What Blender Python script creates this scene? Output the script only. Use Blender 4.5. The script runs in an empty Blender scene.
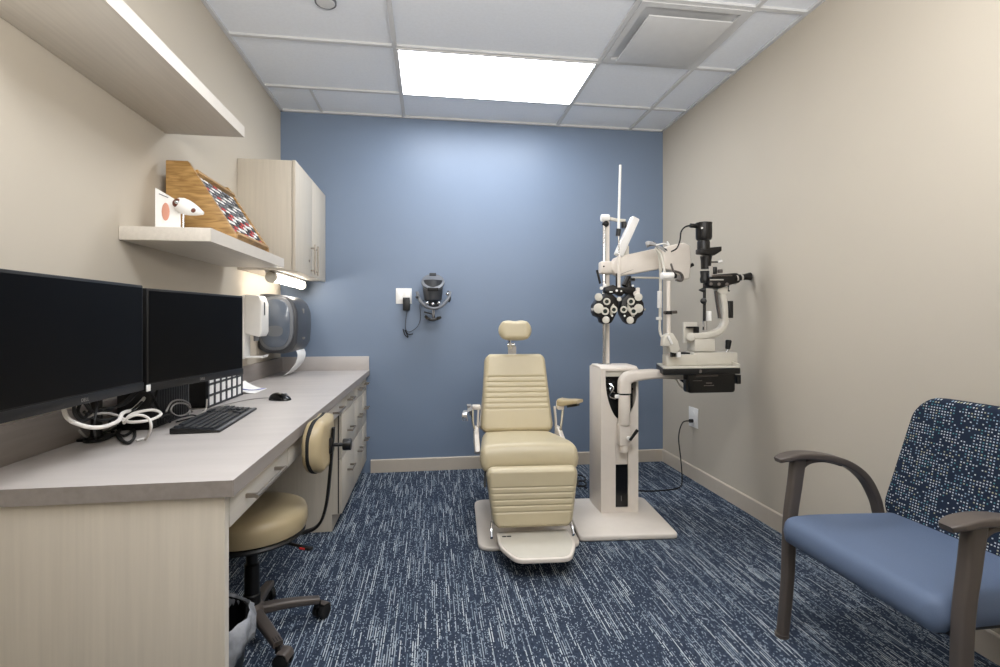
import bpy, bmesh, math, random
from mathutils import Vector, Matrix
random.seed(7)
PI = math.pi
S = bpy.context.scene
C = S.collection
# ------------------------------------------------------------------ camera, world, exposure
F_PX, YAW, CYP = 502.78, 0.1375, 320.6
CAM = Vector((1.114, -3.963, 1.168))
cd = bpy.data.cameras.new('camera'); cam = bpy.data.objects.new('camera', cd); C.objects.link(cam)
cam.location = CAM; cam.rotation_euler = (PI/2, 0, -YAW)
cd.sensor_width = 36; cd.lens = F_PX/1000*36; cd.shift_y = (CYP-333.5)/1000; cd.clip_start = .02
S.camera = cam
w = bpy.data.worlds.new('world'); S.world = w; w.use_nodes = True
w.node_tree.nodes['Background'].inputs[0].default_value = (1, .97, .93, 1)
w.node_tree.nodes['Background'].inputs[1].default_value = 1.0
S.view_settings.view_transform = 'Standard'; S.view_settings.look = 'None'
S.view_settings.gamma = 1; S.view_settings.use_curve_mapping = False
S.view_settings.exposure = -0.03
PANEL_E = 15.0; TUBE_E = 14.0
# added fill light behind the camera, aimed up to brighten the ceiling
fl = bpy.data.lights.new('ceiling_fill', 'AREA'); fl.shape = 'RECTANGLE'; fl.size = 2.4; fl.size_y = .8; fl.energy = 75; fl.color = (1, .97, .94)
flo = bpy.data.objects.new('ceiling_fill', fl); C.objects.link(flo); flo.location = (1.5, -3.9, 1.85)
flo.rotation_euler = (math.radians(90+62), 0, 0)
W, H, YF = 3.032, 2.74, -4.75       # room width, height, wall behind the camera

def at(px, py, Y):
    "point of the photograph on the plane y = Y"
    x, z = (px-500)/F_PX, -(py-CYP)/F_PX
    c, s = math.cos(YAW), math.sin(YAW)
    d = Vector((x*c+s, -x*s+c, z)); t = (Y-CAM.y)/d.y
    return CAM + d*t

# ------------------------------------------------------------------ materials
MATS = {}
def srgb(c):
    if isinstance(c, str): c = [int(c[i:i+2], 16)/255 for i in (0, 2, 4)]
    return tuple([(v/12.92 if v <= .04045 else ((v+.055)/1.055)**2.4) for v in c]) + (1,)
def newmat(name):
    m = bpy.data.materials.new(name); m.use_nodes = True
    nt = m.node_tree; b = nt.nodes['Principled BSDF']; return m, nt, b
def N(nt, typ, **kw):
    n = nt.nodes.new(typ)
    for k, v in kw.items():
        if k.startswith('i_'): n.inputs[k[2:].replace('_', ' ')].default_value = v
        else: setattr(n, k, v)
    return n
def coords(nt, scale=(1, 1, 1), rot=(0, 0, 0)):
    tc = N(nt, 'ShaderNodeTexCoord'); mp = N(nt, 'ShaderNodeMapping')
    mp.inputs['Scale'].default_value = scale; mp.inputs['Rotation'].default_value = rot
    nt.links.new(tc.outputs['Object'], mp.inputs[0]); return mp.outputs[0]
def mat(name, col, rough=.5, metal=0, noise=0, nscale=(20, 20, 20), bump=0, bscale=200, spec=.5, coat=0, alpha=1, trans=0):
    m, nt, b = newmat(name)
    c = srgb(col); b.inputs['Base Color'].default_value = c
    b.inputs['Roughness'].default_value = rough; b.inputs['Metallic'].default_value = metal
    b.inputs['Specular IOR Level'].default_value = spec
    b.inputs['Coat Weight'].default_value = coat
    b.inputs['Transmission Weight'].default_value = trans
    b.inputs['Alpha'].default_value = alpha
    nz = N(nt, 'ShaderNodeTexNoise'); nz.inputs['Scale'].default_value = 1; nz.inputs['Detail'].default_value = 4
    nt.links.new(coords(nt, nscale), nz.inputs['Vector'])
    rp = N(nt, 'ShaderNodeValToRGB')
    k = noise or .02
    rp.color_ramp.elements[0].position = .3; rp.color_ramp.elements[1].position = .7
    rp.color_ramp.elements[0].color = tuple(v*(1-k) for v in c[:3])+(1,)
    rp.color_ramp.elements[1].color = tuple(min(1, v*(1+k)) for v in c[:3])+(1,)
    nt.links.new(nz.outputs[0], rp.inputs[0]); nt.links.new(rp.outputs[0], b.inputs['Base Color'])
    if bump:
        n2 = N(nt, 'ShaderNodeTexNoise'); n2.inputs['Scale'].default_value = bscale; n2.inputs['Detail'].default_value = 3
        nt.links.new(coords(nt), n2.inputs['Vector'])
        bp = N(nt, 'ShaderNodeBump'); bp.inputs['Strength'].default_value = bump; bp.inputs['Distance'].default_value = .002
        nt.links.new(n2.outputs[0], bp.inputs['Height']); nt.links.new(bp.outputs[0], b.inputs['Normal'])
    MATS[name] = m; return m
def emit(name, col, e):
    m, nt, b = newmat(name)
    b.inputs['Base Color'].default_value = srgb(col); b.inputs['Emission Color'].default_value = srgb(col)
    b.inputs['Emission Strength'].default_value = e
    MATS[name] = m; return m
mat('paint_beige', 'c1b8a9', .75, noise=.012, nscale=(3, 3, 3), bump=.12, bscale=260, spec=.25)
mat('paint_blue', '77869b', .42, noise=.015, nscale=(3, 3, 3), bump=.1, bscale=260, spec=.4)
mat('ceiling_tile', 'eaeef4', .9, noise=.02, nscale=(60, 60, 60), bump=.15, bscale=300, spec=.1)
mat('tee', 'cfd0d1', .6)
mat('baseboard', 'c2b7a8', .5)
mat('laminate', 'c8bfb0', .45, noise=.045, nscale=(90, 90, 3), spec=.35)
mat('laminate_shelf', 'd3ccc1', .45, noise=.045, nscale=(90, 3, 90), spec=.35)
mat('laminate_edge', 'd3cbbf', .45)
mat('dark_gap', '2c2723', .7)
mat('counter', 'b9b3af', .42, noise=.06, nscale=(2.5, 14, 10), spec=.4)
mat('counter_edge', '928a84', .5, noise=.08, nscale=(60, 4, 60))
mat('vinyl', 'c4b798', .36, noise=.01, bump=.1, bscale=500, spec=.45)
mat('vinyl_tan', 'b5a482', .38, noise=.01, bump=.1, bscale=500, spec=.45)
mat('cream_enamel', 'ded5ca', .35, spec=.5)
mat('cream_grey', 'cdc8bc', .35, spec=.5)
mat('black_plastic', '0f0f10', .42)
mat('bezel', '111113', .4)
mat('black_gloss', '060607', .18)
mat('screen_black', '060607', .35, spec=.12)
mat('black_metal', '1a1817', .38, metal=.3)
mat('charcoal', '33363b', .45)
mat('grey_plastic', '6c6f74', .4)
mat('rubber', '0d0d0d', .7)
mat('chrome', 'd8d9dc', .16, metal=1)
mat('brushed', 'a0978c', .35, metal=.9)
mat('white_plastic', 'eeece8', .4)
mat('paper', 'f4f3f0', .8)
mat('blue_ink', '4750b8', .6)
mat('taupe_metal', '5a524d', .4, metal=.25)
mat('seat_blue', '5c6a82', .6, noise=.03, nscale=(400, 400, 400), bump=.15, bscale=900, spec=.3)
mat('red', 'c22a2a', .4)
mat('green', '4f9a6b', .4)
mat('lens', '2d3a35', .08, spec=.9)
mat('cable_white', 'd9d5cf', .5)
mat('cable_grey', '8c8985', .5)
mat('eye_pink', 'd79a84', .5)
mat('eye_brown', '6b3a2c', .4)
mat('translucent_grey', '5a6472', .12, spec=.8, coat=.6)
mat('dispenser_dark', '3d3f43', .3, spec=.5)
mat('liner', '9a9ca1', .25, noise=.25, nscale=(30, 30, 30), bump=1, bscale=60)
emit('panel_light', 'f5f9ff', PANEL_E)
emit('tube_light', 'fff8ee', TUBE_E)
# oak
def wood():
    m, nt, b = newmat('oak'); v = coords(nt, (6, 6, 40), (0.25, 0, 0))
    nz = N(nt, 'ShaderNodeTexNoise'); nz.inputs['Scale'].default_value = 1.6; nz.inputs['Detail'].default_value = 6; nz.inputs['Distortion'].default_value = 1.2
    nt.links.new(v, nz.inputs['Vector']); rp = N(nt, 'ShaderNodeValToRGB')
    rp.color_ramp.elements[0].position = .35; rp.color_ramp.elements[0].color = srgb('94703f')
    rp.color_ramp.elements[1].position = .65; rp.color_ramp.elements[1].color = srgb('bd965e')
    nt.links.new(nz.outputs[0], rp.inputs[0]); nt.links.new(rp.outputs[0], b.inputs['Base Color']); b.inputs['Roughness'].default_value = .4
    MATS['oak'] = m
wood()
def mth(nt, op, a, b=None, c=None):
    n = nt.nodes.new('ShaderNodeMath'); n.operation = op
    for i, v in enumerate((a, b, c)):
        if v is None: continue
        if isinstance(v, (int, float)): n.inputs[i].default_value = v
        else: nt.links.new(v, n.inputs[i])
    return n.outputs[0]
def wnoise(nt, x, y, z=0):
    cb = nt.nodes.new('ShaderNodeCombineXYZ')
    for i, v in enumerate((x, y, z)):
        if isinstance(v, (int, float)): cb.inputs[i].default_value = v
        else: nt.links.new(v, cb.inputs[i])
    wn = nt.nodes.new('ShaderNodeTexWhiteNoise'); wn.noise_dimensions = '3D'
    nt.links.new(cb.outputs[0], wn.inputs['Vector']); return wn.outputs['Value']
def carpet():
    m, nt, b = newmat('carpet')
    tc = N(nt, 'ShaderNodeTexCoord'); sp = N(nt, 'ShaderNodeSeparateXYZ'); nt.links.new(tc.outputs['Object'], sp.inputs[0])
    X, Y = sp.outputs[0], sp.outputs[1]
    def lines(PW, off, half, wob_amp):
        X2 = mth(nt, 'ADD', X, off)
        q = mth(nt, 'DIVIDE', X2, PW); c = mth(nt, 'FLOOR', q); fx = mth(nt, 'FRACT', q)
        return c, mth(nt, 'LESS_THAN', mth(nt, 'ABSOLUTE', mth(nt, 'SUBTRACT', fx, .5)), half)
    def seg(c, length, seed):
        yy = mth(nt, 'ADD', mth(nt, 'DIVIDE', Y, length), mth(nt, 'MULTIPLY', wnoise(nt, c, seed), 37.0))
        return wnoise(nt, c, mth(nt, 'FLOOR', yy), seed+.5)
    tile = wnoise(nt, mth(nt, 'FLOOR', mth(nt, 'DIVIDE', X, .5)), mth(nt, 'FLOOR', mth(nt, 'DIVIDE', Y, .5)), 9)
    band = N(nt, 'ShaderNodeTexNoise'); band.inputs['Scale'].default_value = 1; band.inputs['Detail'].default_value = 1
    mpb = N(nt, 'ShaderNodeMapping'); mpb.inputs['Scale'].default_value = (9, 3, 1); nt.links.new(tc.outputs['Object'], mpb.inputs[0]); nt.links.new(mpb.outputs[0], band.inputs['Vector'])
    dens = mth(nt, 'ADD', mth(nt, 'MULTIPLY', tile, .12), mth(nt, 'MULTIPLY', band.outputs[0], .42))
    # long thin yarns
    c1, l1 = lines(.0088, 0, .19, 0)
    r1 = seg(c1, .13, 1.7); s1 = seg(c1, .007, 4.4)
    on1 = mth(nt, 'GREATER_THAN', mth(nt, 'ADD', r1, dens), .89)
    v1 = mth(nt, 'MULTIPLY', mth(nt, 'MULTIPLY', on1, l1), mth(nt, 'MULTIPLY', mth(nt, 'ADD', .35, mth(nt, 'MULTIPLY', wnoise(nt, c1, r1), .65)), mth(nt, 'GREATER_THAN', s1, .12)))
    # short flecks on a finer pitch
    c2_, l2 = lines(.0044, .0013, .33, 0)
    s2 = seg(c2_, .0065, 8.1); r2 = seg(c2_, .06, 5.3)
    on2 = mth(nt, 'GREATER_THAN', mth(nt, 'ADD', s2, mth(nt, 'MULTIPLY', r2, .35)), 1.05)
    vv2 = mth(nt, 'MULTIPLY', mth(nt, 'MULTIPLY', on2, l2), .62)
    br = mth(nt, 'MAXIMUM', v1, vv2)
    r3 = s2
    v2 = r3
    rp = N(nt, 'ShaderNodeValToRGB')
    rp.color_ramp.elements[0].color = srgb('2b3342'); rp.color_ramp.elements[1].color = srgb('c3cacd')
    e = rp.color_ramp.elements.new(.5); e.color = srgb('75818e')
    nt.links.new(br, rp.inputs[0])
    mx = N(nt, 'ShaderNodeMix'); mx.data_type = 'RGBA'; mx.blend_type = 'ADD'; mx.inputs[0].default_value = 1
    gr = N(nt, 'ShaderNodeMix'); gr.data_type = 'RGBA'; gr.inputs[6].default_value = (0, 0, 0, 1); gr.inputs[7].default_value = (.026, .034, .046, 1)
    nt.links.new(v2, gr.inputs[0])
    nt.links.new(rp.outputs[0], mx.inputs[6]); nt.links.new(gr.outputs[2], mx.inputs[7])
    nt.links.new(mx.outputs[2], b.inputs['Base Color'])
    b.inputs['Roughness'].default_value = .95; b.inputs['Specular IOR Level'].default_value = .1
    bp = N(nt, 'ShaderNodeBump'); bp.inputs['Strength'].default_value = .35; bp.inputs['Distance'].default_value = .003
    nt.links.new(mth(nt, 'ADD', v2, br), bp.inputs['Height']); nt.links.new(bp.outputs[0], b.inputs['Normal'])
    MATS['carpet'] = m
carpet()
def dotted():
    m, nt, b = newmat('dotted_fabric')
    tc = N(nt, 'ShaderNodeTexCoord'); sp = N(nt, 'ShaderNodeSeparateXYZ'); nt.links.new(tc.outputs['Object'], sp.inputs[0])
    U_, V_ = mth(nt, 'DIVIDE', sp.outputs[1], .0095), mth(nt, 'DIVIDE', sp.outputs[2], .0095)
    cu, cv = mth(nt, 'FLOOR', U_), mth(nt, 'FLOOR', V_)
    fu, fv = mth(nt, 'FRACT', U_), mth(nt, 'FRACT', V_)
    du = mth(nt, 'LESS_THAN', mth(nt, 'ABSOLUTE', mth(nt, 'SUBTRACT', fu, .5)), .25)
    dv = mth(nt, 'LESS_THAN', mth(nt, 'ABSOLUTE', mth(nt, 'SUBTRACT', fv, .5)), .21)
    blk = wnoise(nt, mth(nt, 'FLOOR', mth(nt, 'DIVIDE', cu, 5.0)), mth(nt, 'FLOOR', mth(nt, 'DIVIDE', cv, 4.0)), 3)
    r = wnoise(nt, cu, cv, 1)
    on = mth(nt, 'MULTIPLY', mth(nt, 'MULTIPLY', du, dv), mth(nt, 'GREATER_THAN', mth(nt, 'ADD', r, mth(nt, 'MULTIPLY', blk, .45)), .55))
    rp = N(nt, 'ShaderNodeValToRGB'); rp.color_ramp.interpolation = 'CONSTANT'
    els = rp.color_ramp.elements
    els[0].color = srgb('b9bfc6'); els[0].position = 0; els[1].position = .5; els[1].color = srgb('8298ab')
    e = els.new(.75); e.color = srgb('4f7f88'); e = els.new(.88); e.color = srgb('a5a58e')
    nt.links.new(wnoise(nt, cu, cv, 7), rp.inputs[0])
    mx = N(nt, 'ShaderNodeMix'); mx.data_type = 'RGBA'; mx.inputs[6].default_value = srgb('1f2838')
    nt.links.new(on, mx.inputs[0]); nt.links.new(rp.outputs[0], mx.inputs[7]); nt.links.new(mx.outputs[2], b.inputs['Base Color'])
    b.inputs['Roughness'].default_value = .85; b.inputs['Specular IOR Level'].default_value = .15
    MATS['dotted_fabric'] = m
dotted()

# ------------------------------------------------------------------ mesh builder
WM = {}
class MB:
    def __init__(s): s.v = []; s.f = []
    def add(s, vs, fs):
        o = len(s.v); s.v += [Vector(v) for v in vs]; s.f += [tuple(i+o for i in f) for f in fs]; return s
    def box(s, a, b, M=None):
        x0, y0, z0 = [min(p, q) for p, q in zip(a, b)]; x1, y1, z1 = [max(p, q) for p, q in zip(a, b)]
        vs = [Vector(p) for p in ((x0,y0,z0),(x1,y0,z0),(x1,y1,z0),(x0,y1,z0),(x0,y0,z1),(x1,y0,z1),(x1,y1,z1),(x0,y1,z1))]
        if M is not None: vs = [M @ v for v in vs]
        return s.add(vs, [(0,3,2,1),(4,5,6,7),(0,1,5,4),(1,2,6,5),(2,3,7,6),(3,0,4,7)])
    def cbox(s, c, d, M=None):
        c = Vector(c); d = Vector(d)/2
        R = Matrix.Translation(c) @ (M.to_4x4() if M is not None else Matrix())
        return s.box(-d, d, R)
    def prism(s, pts, a, b, axis='y'):
        "pts: polygon in the two other axes (in xyz order), extruded from a to b along axis"
        def P(p, t): return {'x': (t, p[0], p[1]), 'y': (p[0], t, p[1]), 'z': (p[0], p[1], t)}[axis]
        n = len(pts); vs = [P(p, a) for p in pts]+[P(p, b) for p in pts]
        fs = [tuple(range(n)), tuple(range(2*n-1, n-1, -1))]+[(i, n+i, n+(i+1) % n, (i+1) % n) for i in range(n)]
        return s.add(vs, fs)
    def cyl(s, p0, p1, r0, r1=None, n=20, cap=True):
        p0, p1 = Vector(p0), Vector(p1); r1 = r0 if r1 is None else r1
        d = (p1-p0).normalized(); u = d.orthogonal().normalized(); w_ = d.cross(u)
        ring = lambda p, r: [p+(u*math.cos(2*PI*i/n)+w_*math.sin(2*PI*i/n))*r for i in range(n)]
        vs = ring(p0, r0)+ring(p1, r1); fs = [(i, (i+1) % n, n+(i+1) % n, n+i) for i in range(n)]
        if cap: fs += [tuple(range(n-1, -1, -1)), tuple(range(n, 2*n))]
        return s.add(vs, fs)
    def ring(s, p0, p1, ro, ri, n=24):
        p0, p1 = Vector(p0), Vector(p1); d = (p1-p0).normalized(); u = d.orthogonal().normalized(); w_ = d.cross(u)
        rg = lambda p, r: [p+(u*math.cos(2*PI*i/n)+w_*math.sin(2*PI*i/n))*r for i in range(n)]
        vs = rg(p0, ro)+rg(p1, ro)+rg(p1, ri)+rg(p0, ri)
        fs = []
        for k in range(4):
            a, b = k*n, ((k+1) % 4)*n
            fs += [(a+i, a+(i+1) % n, b+(i+1) % n, b+i) for i in range(n)]
        return s.add(vs, fs)
    def lathe(s, c, prof, n=32, axis=(0, 0, 1)):
        "prof: (radius, height) pairs"
        c = Vector(c); d = Vector(axis).normalized(); u = d.orthogonal().normalized(); w_ = d.cross(u)
        vs = []
        for r, h in prof: vs += [c+d*h+(u*math.cos(2*PI*i/n)+w_*math.sin(2*PI*i/n))*max(r, 1e-5) for i in range(n)]
        fs = []
        for k in range(len(prof)-1):
            fs += [(k*n+i, k*n+(i+1) % n, (k+1)*n+(i+1) % n, (k+1)*n+i) for i in range(n)]
        fs += [tuple(range(n-1, -1, -1)), tuple(range((len(prof)-1)*n, len(prof)*n))]
        return s.add(vs, fs)
    def tube(s, pts, r, n=8, smooth=6, closed=False):
        P = catmull(pts, smooth) if smooth else [Vector(p) for p in pts]
        prev = None; vs = []; m = len(P)
        for i, p in enumerate(P):
            d = (P[min(i+1, m-1)]-P[max(i-1, 0)]).normalized()
            u = d.orthogonal().normalized() if prev is None else (prev-d*prev.dot(d)).normalized()
            prev = u; w_ = d.cross(u); rr = r(i/(m-1)) if callable(r) else r
            vs += [p+(u*math.cos(2*PI*k/n)+w_*math.sin(2*PI*k/n))*rr for k in range(n)]
        fs = [(i*n+k, i*n+(k+1) % n, (i+1)*n+(k+1) % n, (i+1)*n+k) for i in range(m-1) for k in range(n)]
        fs += [tuple(range(n-1, -1, -1)), tuple(range((m-1)*n, m*n))]
        return s.add(vs, fs)
    def sweep(s, pts, wd, th, side=(0, 1, 0), smooth=6, n=4, r=.3):
        "rounded-rectangle bar of width wd along `side` and thickness th, both may be functions of t"
        P = catmull(pts, smooth) if smooth else [Vector(p) for p in pts]; m = len(P); sd = Vector(side).normalized()
        vs = []; K = None
        for i, p in enumerate(P):
            d = (P[min(i+1, m-1)]-P[max(i-1, 0)]).normalized(); up = sd.cross(d).normalized()
            t = i/(m-1); a = (wd(t) if callable(wd) else wd)/2; b = (th(t) if callable(th) else th)/2
            rc = min(a, b)*r*2 if r < .5 else min(a, b); rc = min(rc, a, b)
            sec = []
            for (sx, sz, a0) in ((1, 1, 0), (-1, 1, 90), (-1, -1, 180), (1, -1, 270)):
                for k in range(n+1):
                    an = math.radians(a0+90*k/n)
                    sec.append((sx*(a-rc)+rc*math.cos(an), sz*(b-rc)+rc*math.sin(an)))
            K = len(sec); vs += [p+sd*x+up*z for x, z in sec]
        fs = [(i*K+k, i*K+(k+1) % K, (i+1)*K+(k+1) % K, (i+1)*K+k) for i in range(m-1) for k in range(K)]
        fs += [tuple(range(K-1, -1, -1)), tuple(range((m-1)*K, m*K))]
        return s.add(vs, fs)
    def ball(s, c, r, n=16):
        c = Vector(c); r = Vector(r) if not isinstance(r, (int, float)) else Vector((r, r, r))
        vs = []; fs = []; m = n//2
        for j in range(m+1):
            a = PI*j/m
            vs += [c+Vector((r.x*math.sin(a)*math.cos(2*PI*i/n), r.y*math.sin(a)*math.sin(2*PI*i/n), r.z*math.cos(a))) for i in range(n)]
        fs = [(j*n+i, (j+1)*n+i, (j+1)*n+(i+1) % n, j*n+(i+1) % n) for j in range(m) for i in range(n)]
        return s.add(vs, fs)
    def pillow(s, fr, w0, w1, h, t, r=.04, er=.03, tb=.01, grooves=(), gd=.006, gw=.004, nu=36, nv=110, bend=None):
        "upholstered pad: fr(a, b, c) maps across/up/outward to the world"
        def half(b):
            wv = (w0+(w1-w0)*b/h)/2
            q = min(b, h-b)
            return wv if q >= r else wv-r+math.sqrt(max(0, r*r-(r-q)**2))
        for side in (1, -1):
            vs = []
            for j in range(nv+1):
                k = j/nv; b = h*(.6*k+.4*(.5-.5*math.cos(PI*k))); wv = half(b)
                for i in range(nu+1):
                    u = math.sin(PI/2*(2*i/nu-1)); u = .6*u+.4*(2*i/nu-1); a = wv*u
                    q = max(0, min(wv-abs(a), b, h-b)/er); e = math.sqrt(max(0, 1-(1-min(q, 1))**2))
                    if side == 1:
                        c = t*e
                        for g in grooves:
                            c -= gd*math.exp(-((b-g)/gw)**2)*min(1, q)
                    else: c = -tb*e
                    if bend: c += bend(a, b)
                    vs.append(fr(a, b, c))
            fs = []
            for j in range(nv):
                for i in range(nu):
                    q = (j*(nu+1)+i, j*(nu+1)+i+1, (j+1)*(nu+1)+i+1, (j+1)*(nu+1)+i)
                    fs.append(q if side == 1 else q[::-1])
            s.add(vs, fs)
        return s
    def build(s, name, m, parent=None, bevel=0, seg=2, smooth=True, loc=None, merge=True, ang=35):
        M = WM.get(parent.name, Matrix()) if parent is not None else (Matrix.Translation(loc) if loc is not None else Matrix())
        inv = M.inverted()
        me = bpy.data.meshes.new(name); me.from_pydata([inv @ v for v in s.v], [], s.f)
        bm = bmesh.new(); bm.from_mesh(me)
        if merge: bmesh.ops.remove_doubles(bm, verts=bm.verts, dist=1e-5)
        bmesh.ops.recalc_face_normals(bm, faces=bm.faces)
        if bevel:
            es = [e for e in bm.edges if len(e.link_faces) == 2 and e.calc_face_angle(0) > math.radians(30)]
            bmesh.ops.bevel(bm, geom=es, offset=bevel, segments=seg, profile=.5, affect='EDGES', clamp_overlap=True)
        if smooth:
            for f in bm.faces: f.smooth = True
            for e in bm.edges:
                if len(e.link_faces) == 2 and e.calc_face_angle(0) > math.radians(ang): e.smooth = False
        bm.to_mesh(me); bm.free()
        me.materials.append(MATS[m])
        o = bpy.data.objects.new(name, me); C.objects.link(o)
        if parent is not None: o.parent = parent
        elif loc is not None: o.location = loc
        WM[o.name] = M
        return o
def catmull(pts, k):
    P = [Vector(p) for p in pts]
    if len(P) < 3: return P
    out = []
    for i in range(len(P)-1):
        a, b, c, d = P[max(i-1, 0)], P[i], P[i+1], P[min(i+2, len(P)-1)]
        for j in range(k):
            t = j/k
            out.append(.5*((2*b)+(c-a)*t+(2*a-5*b+4*c-d)*t*t+(3*b-a-3*c+d)*t**3))
    out.append(P[-1]); return out
def thing(name, label, cat, loc=(0, 0, 0), rz=0, group=None):
    o = bpy.data.objects.new(name, None); C.objects.link(o)
    o.empty_display_size = .1; o.location = loc; o.rotation_euler = (0, 0, rz)
    WM[o.name] = Matrix.Translation(loc) @ Matrix.Rotation(rz, 4, 'Z')
    return tag(o, label, cat, group)
def tag(o, label, cat, group=None):
    o['label'] = label; o['category'] = cat
    if group: o['group'] = group
    return o
def struct(o): o['kind'] = 'structure'; return o
def rot(o_, ax, ang, v):
    return Vector(o_) + Matrix.Rotation(ang, 3, ax) @ (Vector(v)-Vector(o_))
def copy_tree(o, parent=None):
    c = o.copy(); C.objects.link(c); c.parent = parent
    for ch in [x for x in bpy.data.objects if x.parent == o]: copy_tree(ch, c)
    return c
def L(o, lab): o['label'] = lab; return o

# ------------------------------------------------------------------ the setting
T = .1
struct(MB().box((-T, YF-T, -T), (W+T, T, 0)).build('floor', 'carpet', smooth=False))
struct(MB().box((-T, YF-T, H+.012), (W+T, T, H+T)).build('ceiling', 'ceiling_tile', smooth=False))
struct(MB().box((-T, YF, 0), (0, 0, H+.012)).build('wall_left', 'paint_beige', smooth=False))
struct(MB().box((W, YF, 0), (W+T, 0, H+.012)).build('wall_right', 'paint_beige', smooth=False))
struct(MB().box((-T, 0, 0), (W+T, T, H+.012)).build('wall_back', 'paint_blue', smooth=False))
struct(MB().box((-T, YF-T, 0), (W+T, YF, H+.012)).build('wall_front', 'paint_beige', smooth=False))
struct(MB().prism([(0, 0), (0, .1), (-.006, .1), (-.012, .094), (-.012, 0)], .66, W, 'x').build('baseboard_back', 'baseboard', smooth=False))
struct(MB().prism([(W, 0), (W, .1), (W-.006, .1), (W-.012, .094), (W-.012, 0)], YF, -.012, 'y').build('baseboard_right', 'baseboard', smooth=False))
GX = [.302, .911, 2.130, 2.740]; GY = [-.41-.6096*k for k in range(8)]
tees = MB()
tw = .012
for x in GX[1:]: tees.box((x-tw, YF, H-.002), (x+tw, 0, H+.012))
tees.box((GX[0]-tw*.7, GY[0], H+.001), (GX[0]+tw*.7, 0, H+.012))
for y in GY: tees.box((0, y-tw, H-.001), (W, y+tw, H+.012))
for a, b in (((0, -.02), (W, 0)), ((0, YF), (.02, 0)), ((W-.02, YF), (W, 0))): tees.box((*a, H-.003), (*b, H+.012))
struct(tees.build('trim_1', 'tee', smooth=False, merge=False))

def ceiling_light(y0, y1, label):
    t = thing('ceiling_light', label, 'ceiling light', (1.52, (y0+y1)/2, H), group=None)
    x0, x1 = GX[1]+.006, GX[2]-.006; y0 += .006; y1 -= .006; f = .012; m = MB()
    m.box((x0, y0, H-.008), (x1, y0+f, H+.01)).box((x0, y1-f, H-.008), (x1, y1, H+.01))
    m.box((x0, y0+f, H-.008), (x0+f, y1-f, H+.01)).box((x1-f, y0+f, H-.008), (x1, y1-f, H+.01))
    m.build('frame', 'tee', t, merge=False)
    MB().box((x0+f, y0+f, H-.004), (x1-f, y1-f, H+.004)).build('diffuser', 'panel_light', t, smooth=False)
ceiling_light(GY[1], GY[0], 'bright rectangular flat light panel in the ceiling above the exam chair')
ceiling_light(GY[5], GY[4], 'second rectangular light panel in the ceiling, over the front of the room')
# air diffuser
t = thing('air_diffuser', 'square white air diffuser plate with a dark slot around it in the ceiling', 'air vent', (2.435, -1.325, H))
x0, x1, y0, y1 = GX[2]+.014, GX[3]-.014, GY[2]+.014, GY[1]-.014
m = MB(); q = .035
m.box((x0, y0, H-.006), (x1, y0+q, H+.01)).box((x0, y1-q, H-.006), (x1, y1, H+.01)).box((x0, y0+q, H-.006), (x0+q, y1-q, H+.01)).box((x1-q, y0+q, H-.006), (x1, y1-q, H+.01))
m.build('frame', 'tee', t, merge=False)
MB().box((x0+q, y0+q, H+.006), (x1-q, y1-q, H+.011)).build('slot', 'tee', t)
MB().box((x0+.062, y0+.062, H-.034), (x1-.062, y1-.062, H-.026)).build('plate', 'tee', t, bevel=.002)
for x in (x0+.16, x1-.16):
    for y in (y0+.13, y1-.13): MB().cyl((x, y, H-.024), (x, y, H+.01), .006).build('hanger', 'tee', t)
t = thing('sprinkler_cover', 'small round white cover plate in the ceiling over the desk', 'sprinkler', (.60, -1.38, H))
MB().lathe((.60, -1.38, H+.012), [(.045, 0), (.045, -.012), (.04, -.017), (.02, -.019)]).build('plate', 'tee', t)
MB().ring((.60, -1.38, H+.011), (.60, -1.38, H-.001), .052, .046).build('rim', 'grey_plastic', t)

# ------------------------------------------------------------------ shelves and wall cabinet
def shelf(y0, y1, z0, z1, d, label):
    t = thing('wall_shelf', label, 'shelf', (0, (y0+y1)/2, z0))
    MB().box((.001, y0, z0), (d-.003, y1, z1)).build('board', 'laminate_shelf', t, bevel=.0015)
    MB().box((d-.003, y0, z0), (d, y1, z1)).build('edge_band', 'laminate_edge', t)
shelf(-2.605, -1.65, 1.962, 2.008, .315, 'empty thick cream floating shelf near the ceiling, above the monitors')
shelf(-1.98, -1.045, 1.46, 1.51, .312, 'thick cream floating shelf holding the oak rack and eye model')
t = thing('wall_cabinet', 'cream two-door wall cabinet mounted high beside the blue wall', 'cabinet', (0, -.43, 1.463))
MB().box((.001, -.857, 1.466), (.303, -.001, 2.113)).build('body', 'laminate', t, bevel=.001)
MB().box((.303, -.85, 1.468), (.306, -.003, 2.11)).build('door_gap', 'dark_gap', t)
for (a, b, hy) in ((-.857, -.434, -.47), (-.430, -.003, -.385)):
    d = MB().box((.306, a, 1.463), (.325, b, 2.116)).build('door', 'laminate', t, bevel=.0015)
    hm = MB(); z0, z1 = 1.49, 1.66
    hm.cyl((.352, hy, z0-.015), (.352, hy, z1+.015), .0055, n=12)
    for z in (z0+.01, z1-.01): hm.cyl((.325, hy, z), (.352, hy, z), .005, n=10)
    hm.build('handle', 'brushed', d)
    if a < -.5: MB().cyl((.325, -.52, 1.56), (.329, -.52, 1.56), .009, n=16).build('lock', 'brushed', d)
t = thing('under_cabinet_light', 'lit tube light fixed under the wall cabinet', 'light', (.17, -.45, 1.44))
MB().box((.135, -.80, 1.452), (.205, -.08, 1.4655)).build('housing', 'white_plastic', t, bevel=.003)
MB().cyl((.17, -.79, 1.428), (.17, -.09, 1.428), .026, n=24).build('tube', 'tube_light', t)
for y in (-.80, -.09): MB().cyl((.17, y, 1.43), (.17, y+.012, 1.43), .036, n=28).build('end_cap', 'cream_grey', t, bevel=.003)

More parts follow.
